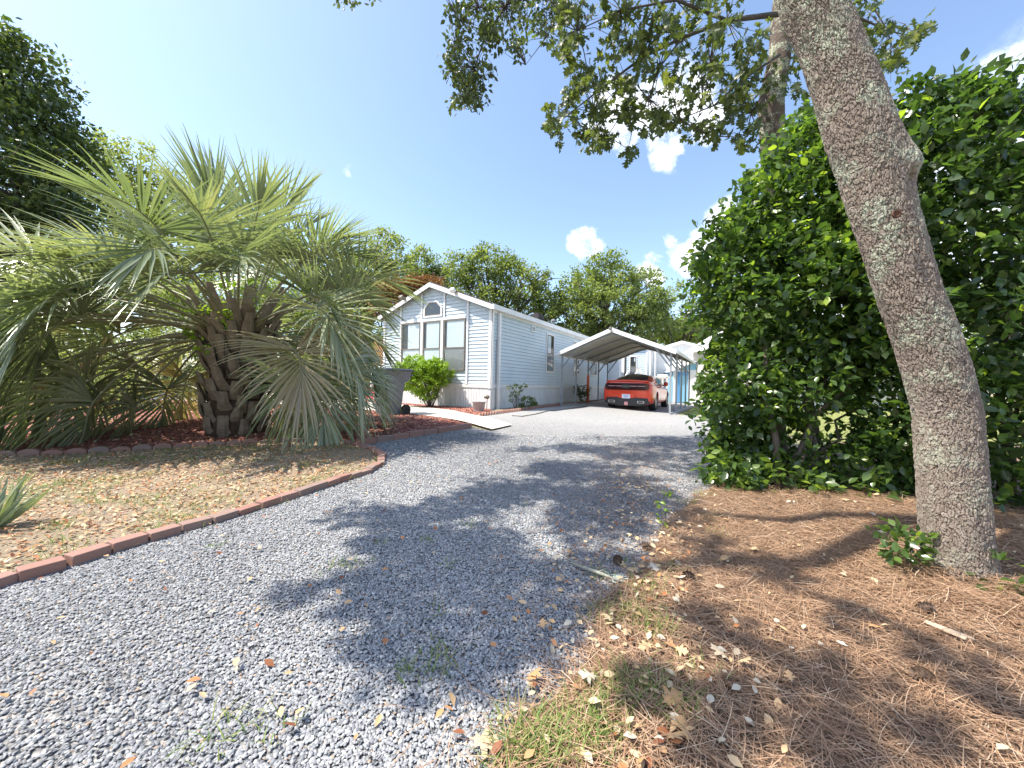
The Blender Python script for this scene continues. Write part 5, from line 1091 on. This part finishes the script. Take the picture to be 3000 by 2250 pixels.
mb = MB(); mb.tube([TQ(.08, .78, .98), TQ(.1, .86, 1.0), TQ(.5, .86, 1.0), TQ(.52, .78, .98)], .018, 8); mb.build('handle', M['grey'], cart, smooth=True)
mb = MB()   # stencil strokes and tape on the front face (b = 0 side); x runs along -ta in view
def stroke(a0, a1, z0, z1, off=.006): mb.box(TQ(a0, .03-.03*min(1, z0/.8)-off-.012, z0), ta*(a1-a0), Z3*(z1-z0), tb_*.006)
stroke(.10, .50, .72, .80); stroke(.10, .17, .34, .72); stroke(.36, .44, .44, .66); stroke(.20, .44, .60, .66); stroke(.20, .40, .42, .47); stroke(.10, .48, .33, .39)
mb.build('stencil', mat('black_marking', (.03, .03, .032), .6), cart); mb = MB(); stroke(.12, .52, .395, .415, .009); mb.build('tape', M['white'], cart)
# shrubs, bucket, lamp and hose by the house
p = gp(1262, 1196); D_ = p.y; shrub('bush', 'bright lime green rounded bush below the front windows', p, [plobe(1235, 1080, D_, 76, 40), plobe(1280, 1095, D_, 50, 42), plobe(1190, 1092, D_, 48, 36), plobe(1235, 1115, D_, 76, 38), plobe(1250, 1150, D_, 38, 26)], 'lime', 900, 30, .10, .06, 61, 'bush', LEAF_OVAL, 16, .02, outw=False)
p = gp(1508, 1204); shrub('bush', 'small leggy rose bush against the side skirting', p, [(p.x, p.y, p.z+.72, .24, .2, .2), (p.x+.2, p.y, p.z+.8, .2, .15, .1), (p.x-.08, p.y, p.z+.45, .14, .12, .14)], 'oakdark', 30, 14, .07, .06, 62, 'bush', LEAF_OVAL, 9, .008)
p = gp(1546, 1196); shrub('bush', 'low round green shrub beside the leggy rose bush', p, [(p.x, p.y, p.z+.2, .34, .25, .2)], 'oakmid', 60, 16, .07, .055, 63, 'bush', LEAF_OVAL, 5, .008)
q = K(3.0, CW+.25, .1); shrub('bush', 'white flowering rose bush behind the orange sleeved post', q, [(q.x, q.y, .75, .42, .3, .3), (q.x+.1, q.y, .45, .3, .3, .25)], 'oakdark', 60, 18, .09, .07, 64, 'bush', LEAF_OVAL, 7, .008)
p = gp(1403, 1208); bk = empty('bucket', p, 'ribbed galvanised bucket on the mulch by the front corner', 'bucket')
mb = MB(); mb.lathe(p+Vector((0, 0, .03)), [(.145, 0), (.165, .12), (.172, .125), (.178, .2), (.185, .205), (.2, .29), (.212, .295), (.205, .305), (.19, .29), (.14, .03)], 24, cap=False); mb.lathe(p+Vector((0, 0, .03)), [(.142, .0), (.142, .02)], 24); mb.build('body', varied('dull_zinc', (.50, .49, .48), (.36, .355, .35), 8, .6), bk, smooth=True)
mb = MB(); mb.tube([p+Vector((-.2, 0, .3)), p+Vector((-.16, -.02, .26)), p+Vector((0, -.05, .33)), p+Vector((.2, 0, .31))], .006, 6); mb.build('handle', M['galv'], bk)
p = gp(1424, 1204); gl_ = empty('garden_light', p, 'small dark garden spotlight on a stake beside the bucket', 'lamp')
mb = MB(); mb.tube([p, p+Vector((.03, 0, .42))], .01, 6); mb.build('stake', M['bronze'], gl_); mb = MB(); mb.lathe(p+Vector((-.06, 0, .45)), [(.05, 0), (.065, .06), (.06, .14), (.03, .16)], 12, (.9, -.2, -.1)); mb.build('lamp_head', M['bronze'], gl_)
cvp = [gp(1500, 1220), gp(1530, 1222), gp(1565, 1216), gp(1600, 1207), gp(1660, 1200), gp(1720, 1192)]
mb = MB(); mb.tube([q+Vector((0, 0, .02)) for q in cvp], .014, 6); tag(mb.build('garden_hose', mat('hose', (.08, .07, .05), .5), None, tuple(cvp[0]), smooth=True), 'dark garden hose lying on the gravel beside the brick edging', 'hose')
# ------------------------------------------------------------------ edging bricks
def resample(pl, step, start=0.):
    pl = [Vector(p) for p in pl]; out = []; acc = start; s = 0.
    for a, b in zip(pl[:-1], pl[1:]):
        L_ = (b-a).length
        while acc <= s+L_: out.append((a.lerp(b, (acc-s)/L_), (b-a).normalized())); acc += step
        s += L_
    return out
def brick_obj(name, c, d, ln, wd, ht, tone, label, cat, group, scal=False, tilt=0.):
    d3 = Vector((d.x, d.y, 0)); s3 = Vector((-d.y, d.x, 0)); z = float(hz(c.x, c.y)); o0 = Vector((c.x, c.y, z))
    mb = MB()
    if not scal:
        up = (Z3+s3*tilt+d3*tilt*.5).normalized(); mb.box(o0-d3*ln/2-s3*wd/2-Z3*.03, d3*ln, s3*wd, up*(ht+.03))
    else:
        n = 9; V = []
        for sy in (-1, 1):
            V.append(o0-d3*ln/2+s3*sy*wd/2-Z3*.03)
            for i in range(n): a = math.pi*(1-i/(n-1)); V.append(o0+d3*math.cos(a)*ln*.5+s3*sy*wd/2+Z3*(ht*.45+ht*.55*math.sin(a)))
            V.append(o0+d3*ln/2+s3*sy*wd/2-Z3*.03)
        m_ = n+2; mb.add(V, [tuple(range(m_)), tuple(reversed(range(m_, 2*m_)))]+[(k, m_+k, m_+(k+1) % m_, (k+1) % m_) for k in range(m_)])
    o = mb.build(name, M['brick'], None, tuple(o0), bevel=.006)
    a = o.data.attributes.new('tone', 'FLOAT', 'POINT'); a.data.foreach_set('value', [tone]*len(o.data.vertices))
    return tag(o, label, cat, group)
def nth(k):
    t_ = ['first', 'second', 'third', 'fourth', 'fifth', 'sixth', 'seventh', 'eighth', 'ninth', 'tenth', 'eleventh', 'twelfth', 'thirteenth', 'fourteenth', 'fifteenth', 'sixteenth', 'seventeenth', 'eighteenth', 'nineteenth']
    if k <= 19: return t_[k-1]
    if k % 10 == 0: return ['twentieth', 'thirtieth', 'fortieth'][k//10-2]
    return ['twenty', 'thirty', 'forty'][k//10-2]+' '+t_[k % 10-1]
def infr(c): p_ = Vector((c.x, c.y, 0)); return c.y > .3 and c.x/c.y > -1.47
rnd = random.Random(3)
full = [Vector(p) for p in EDGE]
kb = 0
for (c, d) in resample(full, .158):
    if not infr(c): continue
    kb += 1
    a = rnd.uniform(-.06, .06); d = Vector((d.x*math.cos(a)-d.y*math.sin(a), d.x*math.sin(a)+d.y*math.cos(a)))
    brick_obj('edging_brick', c, d, .150+rnd.uniform(-.006, .003), .085, .065+rnd.uniform(-.008, .008), rnd.uniform(.2, .7), 'red edging brick, %s from the left photo edge along the drive' % nth(kb), 'brick', 'bricks along the gravel drive', tilt=rnd.uniform(-.09, .09))
kb = 0
for (c, d) in resample([Vector(p) for p in BEDR], .3, .15):
    kb += 1
    brick_obj('edging_block', c, d, .29, .10, .10+rnd.uniform(-.01, .01), rnd.uniform(.3, .8), 'flat red edging block, %s from the corner along the red mulch' % nth(kb), 'block', 'blocks along the right mulch bed')
kb = 0
for (c, d) in resample([Vector(p) for p in SC_EDGE], .2, .1):
    if not infr(c): continue
    kb += 1
    brick_obj('scalloped_block', c, d, .192, .06, .085+rnd.uniform(-.015, .012), rnd.uniform(.3, .75), 'scalloped dull red block, %s from the left in the palm bed row' % nth(kb), 'block', 'scalloped blocks before the palm', True)
zz = [Vector(XY(gp(1398, 1222))), Vector(XY(gp(1450, 1215))), Vector(XY(gp(1530, 1204))), cpx(-.1, 4.18), cpx(6.3, 4.16)]
for (c, d) in resample(zz, .13, .05):
    d2 = Vector((d.x*.5-d.y*.86, d.x*.86+d.y*.5)); z = float(hz(c.x, c.y)); d3 = Vector((d.x, d.y, 0)); s3 = Vector((-d.y, d.x, 0))
    mb = MB(); up = (Z3*.8+d3*.6).normalized(); al = (d3*.8-Z3*.6).normalized(); o0 = Vector((c.x, c.y, z)); mb.box(o0-s3*.04-Z3*.04-al*.04, up*.15, al*.062, s3*.085)
    o = mb.build('slanted_brick', M['brick'], None, tuple(o0), bevel=.004); a = o.data.attributes.new('tone', 'FLOAT', 'POINT'); a.data.foreach_set('value', [rnd.uniform(.1, .6)]*len(o.data.vertices)); tag(o, 'red brick set slanted in the sawtooth edging beside the home', 'brick', 'sawtooth bricks along the side bed')
# ------------------------------------------------------------------ loose ground cover
def poly_pts(poly, n, dens=None, ymin=.4, ymax=30, xr=None):
    """random points in polygon; dens(y)->prob"""
    P = np.array(poly); mn = P.min(0); mx = P.max(0); mn[1] = max(mn[1], ymin); mx[1] = min(mx[1], ymax)
    if xr: mn[0] = max(mn[0], xr[0]); mx[0] = min(mx[0], xr[1])
    out = []; tot = 0
    while tot < n:
        G = R.uniform(mn, mx, (n*2, 2)); G = G[inside(G, P)]
        G = G[np.abs(G[:, 0]) < G[:, 1]*1.5+.6]
        if dens is not None: G = G[R.uniform(0, 1, len(G)) < dens(G[:, 0], G[:, 1])]
        out.append(G); tot += len(G)
    return np.concatenate(out)[:n]
def on(G, lift): return np.stack([G[:, 0], G[:, 1], hz(G[:, 0], G[:, 1])+lift], 1)
def stone_tmpl(seed):
    r = np.random.RandomState(seed); n = 5; a = np.sort(r.uniform(0, .6, n)+np.arange(n)*2*np.pi/n); q = r.uniform(.75, 1.15, n)
    top = np.stack([np.cos(a)*q*.42, np.sin(a)*q*.42*.8, np.full(n, .16)+r.uniform(-.05, .05, n)], 1); bot = np.stack([np.cos(a)*q*.52, np.sin(a)*q*.52*.8, np.full(n, -.12)], 1)
    V = np.concatenate([[[0, 0, .19]], top, bot]); Fc = [(0, 1+k, 1+(k+1) % n) for k in range(n)]
    for k in range(n): k2 = (k+1) % n; Fc += [(1+k, 1+n+k, 1+n+k2), (1+k, 1+n+k2, 1+k2)]
    return V, np.array(Fc)
parts = []
G = poly_pts(gr, 175000, lambda x, y: np.clip((1.9/np.maximum(y, .5))**1.6, .0, 1)*np.clip(.86+.35*np.sin(x*2.1+np.sin(y*1.3)*1.5)*np.cos(y*.9+x*.7), .45, 1), .75, 7)
for s in range(4):
    g_ = G[s::4]; n = len(g_); tv, tf = stone_tmpl(s); dd = unit(n); dd[:, 2] *= .4; up = unit(n)*.5; up[:, 2] = 1
    S = R.uniform(.0065, .017, n)*(1+.15*np.clip(g_[:, 1]-2, 0, 5)); v_, f_ = scatter(tv, tf, on(g_, .018), frames(dd, up), np.stack([S, S*R.uniform(.8, 1.2, n), S*R.uniform(.3, .65, n)], 1))
    t_ = np.clip(R.beta(1.6, 2.3, n)+.10*np.sin(g_[:, 0]*1.7+g_[:, 1]), 0, .93); t_[R.uniform(0, 1, n) < .03] = 1; parts.append((v_, f_, np.repeat(t_, len(tv))))
v_, f_, t_ = join_np(parts); tag(big('gravel_stones', v_, f_, M['stone'], None, t_), kind='stuff')
# pine needles
def strips(n, P, ln, wd, tone, nm, mt, curl=.25, rise=.25, seg=3):
    a = R.uniform(0, 2*np.pi, n); d = np.stack([np.cos(a), np.sin(a), R.normal(0, rise*.5, n)], 1); sx = np.stack([-d[:, 1], d[:, 0], R.normal(0, .2, n)], 1)
    L_ = ln*R.uniform(.6, 1.3, n); cu = R.normal(0, curl, n); pos = P.copy(); rows = []
    for j in range(seg+1):
        w_ = wd*(1-.5*j/seg); rows.append(pos-sx*w_/2); rows.append(pos+sx*w_/2); pos = pos+d*(L_/seg)[:, None]; d = d+sx*(cu/seg)[:, None]; d[:, 2] -= rise*.25
    W = np.stack(rows, 1); base = (np.arange(n)*(2*seg+2))[:, None, None]+(np.arange(seg)*2)[None, :, None]; Fc = (base+np.array([0, 1, 3, 2])).reshape(-1, 4)
    return W.reshape(-1, 3), Fc, np.repeat(tone, 2*seg+2)
M['needle'] = tonemat('pine_needles', [(0, (.16, .085, .045)), (.4, (.30, .175, .10)), (.8, (.47, .305, .19)), (1, (.56, .43, .30))], .65)
G = poly_pts(STRAW, 62000, lambda x, y: np.clip((2.2/np.maximum(y, .5))**1.5, 0, 1), .7, 6.5, (-1, 6.5)); n = len(G)
P = on(G, 0); P[:, 2] += .024+R.uniform(0, .02, n)
v_, f_, t_ = strips(n, P, .13, .0024, np.clip(R.normal(.5, .25, n), 0, 1), '', None)
a_ = R.uniform(0, 2*np.pi, 2600); r_ = .13+R.gamma(1.6, .06, 2600); Gm = np.stack([TB.x+np.cos(a_)*r_, TB.y+np.sin(a_)*r_], 1); Pm = on(Gm, 0); Pm[:, 2] += .03+.07*np.exp(-((r_-.1)/.11)**2)*R.uniform(.2, 1, 2600); vm, fm, tm_ = strips(2600, Pm, .12, .0024, np.clip(R.normal(.5, .25, 2600), 0, 1), '', None)
G2 = poly_pts(DRIVE, 2600, lambda x, y: np.clip(1.2-np.abs(x-.2-.28*y)/.9, 0, 1)**2, .8, 6, (-1.5, 3)); P2 = on(G2, .035); v2, f2, t2 = strips(len(G2), P2, .12, .0022, np.clip(R.normal(.6, .2, len(G2)), 0, 1), '', None)
v_, f_, t_ = join_np([(v_, f_, t_), (v2, f2, t2), (vm, fm, tm_)]); tag(big('pine_needles', v_, f_, M['needle'], None, t_), kind='stuff')
# fallen leaves
M['dead'] = tonemat('fallen_leaves', [(0, (.20, .07, .03)), (.25, (.42, .17, .06)), (.5, (.50, .33, .17)), (.8, (.52, .40, .25)), (1, (.50, .44, .34))], .7)
def fallen(poly, n, size, dens, lift, ymax, tmpl, xr=None, tm=.5, lay=.25, ymin=.7):
    G = poly_pts(poly, n, dens, ymin, ymax, xr); n = len(G); d = unit(n); d[:, 2] *= lay; up = unit(n)*.55; up[:, 2] = 1
    S = size*R.uniform(.55, 1.4, n); v_, f_ = scatter(tmpl[0], tmpl[1], on(G, lift), frames(d, up), np.stack([S]*3, 1)); return v_, f_, np.repeat(np.clip(R.normal(tm, .27, n), 0, 1), len(tmpl[0]))
YARD = [(-5, .6)]+EDGE+list(reversed(SC_EDGE))[1:]
parts = [fallen(STRAW, 240, .032, lambda x, y: np.clip(2/np.maximum(y, .5), 0, 1), .05, 5, LEAF_OVAL, (-1, 5), .7), fallen(STRAW, 12, .055, lambda x, y: np.clip(2/np.maximum(y, .5), 0, 1), .055, 4, LEAF_LOBED, (-1, 4), .6),
 fallen(DRIVE, 260, .032, lambda x, y: np.clip(2/np.maximum(y, .5), 0, 1), .04, 7, LEAF_OVAL, None, .3), fallen(DRIVE, 380, .031, lambda x, y: np.exp(-((x-.33*y+.05)/.3)**2), .045, 4, LEAF_OVAL, (-1, 3), .55), fallen(DRIVE, 8, .07, lambda x, y: np.exp(-((x-.2*y-.1)/.35)**2), .05, 2.2, LEAF_LOBED, (-1, 2), .6),
 fallen(STRAW, 300, .033, lambda x, y: np.exp(-((x-.33*y-.12)/.28)**2), .045, 4, LEAF_OVAL, (-1, 3), .6), fallen(STRAW, 16, .07, lambda x, y: np.exp(-((x-.33*y-.12)/.3)**2), .05, 2.2, LEAF_LOBED, (-1, 2), .65),
 fallen(YARD, 11000, .032, lambda x, y: np.clip(3.4/np.maximum(y, .5), 0, 1), .028, 9, LEAF_SMALL, None, .42, .4), fallen(MULCH1, 2400, .05, None, .045, 10, LEAF_SMALL, (-9, 0), .45, .3)]
v_, f_, t_ = join_np(parts); tag(big('fallen_leaves', v_, f_, M['dead'], None, t_), kind='stuff')
M['chip'] = tonemat('mulch_chips', [(0, (.14, .04, .03)), (.5, (.32, .115, .085)), (.9, (.46, .21, .16)), (1, (.55, .40, .33))], .8)
CH = ([(-.2, -.5, 0), (.2, -.5, 0), (.22, .5, .02), (-.18, .5, 0), (0, -.5, .16), (0.02, .5, .16)], [(0, 1, 4), (1, 2, 5), (1, 5, 4), (2, 3, 5), (3, 0, 4), (3, 4, 5)])
parts = []
for poly, n, xr in ((MULCH1, 17000, (-11, .5)), (MULCH2, 3500, None)):
    G = poly_pts(poly, n, None, 3, 16, xr); d = unit(n); d[:, 2] *= .3; up = unit(n)*.6; up[:, 2] = 1; S = R.uniform(.03, .08, n); v_, f_ = scatter(CH[0], CH[1], on(G, .038), frames(d, up), np.stack([S*.8, S, S*.8], 1)); parts.append((v_, f_, np.repeat(R.beta(2, 2, n), 6)))
v_, f_, t_ = join_np(parts); tag(big('mulch_chips', v_, f_, M['chip'], None, t_), kind='stuff')
# grass and weeds
def tufts(cs, blades, h, spread):
    P = []; Hh = []
    for (c, k, s) in cs:
        m_ = int(blades*k); a = R.uniform(0, 2*np.pi, m_); r = R.uniform(0, 1, m_)**.7*spread*s; p = np.stack([c[0]+np.cos(a)*r, c[1]+np.sin(a)*r], 1); P.append(p); Hh.append(h*s*R.uniform(.4, 1.2, m_))
    P = on(np.concatenate(P), .02); Hh = np.concatenate(Hh); n = len(P); a = R.uniform(0, 2*np.pi, n); d = np.stack([np.cos(a), np.sin(a), R.uniform(.3, 2, n)], 1); sx = np.stack([-np.sin(a), np.cos(a), np.zeros(n)], 1)
    d /= np.linalg.norm(d, axis=1, keepdims=True); rows = []; pos = P
    for j in range(4): w_ = .004*(1-.3*j); rows += [pos-sx*w_/2, pos+sx*w_/2]; pos = pos+d*(Hh/3)[:, None]; d = d+np.array([0, 0, -.35]); d /= np.linalg.norm(d, axis=1, keepdims=True)
    W = np.stack(rows, 1); base = (np.arange(n)*8)[:, None, None]+(np.arange(3)*2)[None, :, None]
    return W.reshape(-1, 3), (base+np.array([0, 1, 3, 2])).reshape(-1, 4), np.repeat(np.clip(R.normal(.5, .25, n), 0, 1), 8)
cs = [(gq(u, v), k, s) for u, v, k, s in ((1400, 1365, 2.2, 1.1), (1370, 1330, 1.4, 1), (1330, 1350, .9, 1), (1290, 1345, .6, .9), (1400, 1285, 1.4, 1), (1450, 1240, .7, .9), (1340, 1500, 2, .9), (1280, 1540, 2, .9), (1370, 1520, 1.5, .9), (1200, 1610, 2.4, .9), (1150, 1590, 1.5, .9), (1260, 1620, 2, .9), (1100, 1640, 2, .9), (1180, 1650, 1.8, 1), (1300, 1600, 1.5, .9), (960, 1455, .5, .7), (890, 1465, .5, .7), (640, 1600 -140, .0, .5), (480, 1610, .5, .9), (600, 1590, .2, .6), (970, 1225, .3, .7), (730, 1225, .3, .6), (760, 1230, .3, .6), (920, 1175, .3, .6), (470, 1185, .3, .5), (830, 1180, .2, .5), (1010, 1140, .3, .8), (1300, 1250, .6, .8), (1350, 1225, .4, .8), (1520, 1075, .8, 1), (1480, 1090, .6, 1), (1550, 1160, .5, .8), (1540, 1130, .4, .8), (940, 1415, .4, .6), (930, 1330, .2, .6), (1450, 1540, 1.2, 1), (1420, 1490, 1, 1), (1500, 1480, .4, .9))]
for (u, v) in ((200, 1045), (130, 1050), (250, 1040), (560, 1100), (500, 1080), (420, 1075), (350, 1120), (270, 1090), (330, 1150), (640, 1060), (700, 1040), (60, 1100), (110, 1180), (290, 1000), (220, 1010), (160, 1000), (360, 995), (450, 988), (20, 1080), (80, 1060)): cs.append((gq(u+R.uniform(-10, 10), v), .45, 1.1))
for k in range(170): g_ = poly_pts(YARD, 1, None, 2, 7, (-7, -1))[0]; cs.append(((g_[0], g_[1]), R.uniform(.15, .5), R.uniform(.6, 1.2)))
for k in range(26): g_ = poly_pts(DRIVE, 1, None, 1.5, 10, (-4, 4))[0]; cs.append(((g_[0], g_[1]), .12, .6))
for k in range(90): g_ = poly_pts(SIDEBED, 1, None, 8, 22)[0]; cs.append(((g_[0], g_[1]), .3, 1.5))
v_, f_, t_ = tufts(cs, 60, .085, .1); tag(big('grass_tufts', v_, f_, GREEN['grass'], None, t_), kind='stuff')
n = 26000; G = poly_pts([(5.2, 6.2), XY(cpx(.4, -.3)), XY(cpx(12, -.3)), (16, 30), (26, 20), (12, 6.3)], n, lambda x, y: np.clip((9/np.maximum(y, .5))**1.5, 0, 1), 6, 30)
v_, f_, t_ = strips(n, on(G, .01), .09, .012, np.clip(R.normal(.55, .25, n), 0, 1), '', None, rise=.9); tag(big('lawn_grass', v_, f_, GREEN['grass'], None, t_), kind='stuff')
# pine cones, bark piece, sticks
M['cone'] = varied('pine_cone', (.13, .08, .05), (.06, .04, .03), 40, .8)
for (u, v, lb) in ((1335, 1245-20, 'pine cone near the lichen covered twig'), (1485, 1262, 'pine cone at the edge of the straw nearest the hedge shade'), (1995, 1335, 'pine cone left of the pale bark strip'), (1998, 1487, 'pine cone in the lower right straw'), (1400, 1195, 'pine cone at the gravel edge by the thin weed')):
    p = gq(u, v); mb = MB(); ax = Vector((random.uniform(-1, 1), random.uniform(-1, 1), .25)).normalized(); x_ = ax.cross(Z3).normalized(); y_ = ax.cross(x_); c = p+Vector((0, 0, .04)); mb.lathe(c-ax*.03, [(.008, 0), (.018, .02), (.016, .045), (.004, .065)], 8, ax)
    for k in range(46):
        s = k/46; a = k*2.4; r = .019*math.sin(math.pi*(.18+.75*s)); dr = x_*math.cos(a)+y_*math.sin(a); b = c+ax*(-.03+.066*s)+dr*.006; tip = b+dr*r+ax*.006; sd2 = ax.cross(dr)*.007
        mb.add([b-sd2*.5, b+sd2*.5, tip+sd2, tip-sd2, tip+dr*.003+ax*.004], [(0, 1, 2, 3), (3, 2, 4)])
    tag(mb.build('pine_cone', M['cone'], None, tuple(p)), lb, 'pine cone', 'pine cones')
p = gq(1998, 1342, .045); q = gq(2088, 1380, .045); mb = MB(); mb.bar(p, q, .022, .007); mb.bar(p.lerp(q, .3)+Vector((0, .012, .003)), q+Vector((.03, .0, 0)), .013, .006)
tag(mb.build('bark_strip', varied('pale_bark', (.62, .47, .33), (.5, .36, .24), 20, .8), None, tuple(p), bevel=.002), 'pale split strip of bark lying on the pine straw', 'bark')
pts = [gq(1235, 1216, .04), gq(1290, 1236, .05), gq(1345, 1258, .04)]; mb = MB(); mb.tube(pts, [.007, .009, .005], 7); mb.tube([pts[1], gq(1310, 1228, .06)], [.005, .002], 5)
tag(mb.build('twig', varied('lichen_twig', (.35, .37, .30), (.2, .17, .13), 60, .9), None, tuple(pts[0]), smooth=True), 'lichen spotted fallen twig at the edge of the gravel', 'twig')
p = gq(1325, 1262); mb = MB()
for k in range(22):
    a = R.uniform(0, 6.28); b = p+Vector((R.uniform(-.04, .04), R.uniform(-.03, .03), .025)); mb.tube([b, b+Vector((math.cos(a)*.02, math.sin(a)*.02, .012)), b+Vector((math.cos(a+.5)*.04, math.sin(a+.5)*.04, .018))], [.004, .0035, .002], 5)
tag(mb.build('lichen_clump', mat('lichen', (.45, .52, .46), .9), None, tuple(p)), 'pale grey green tuft of fallen lichen beside the twig', 'lichen')
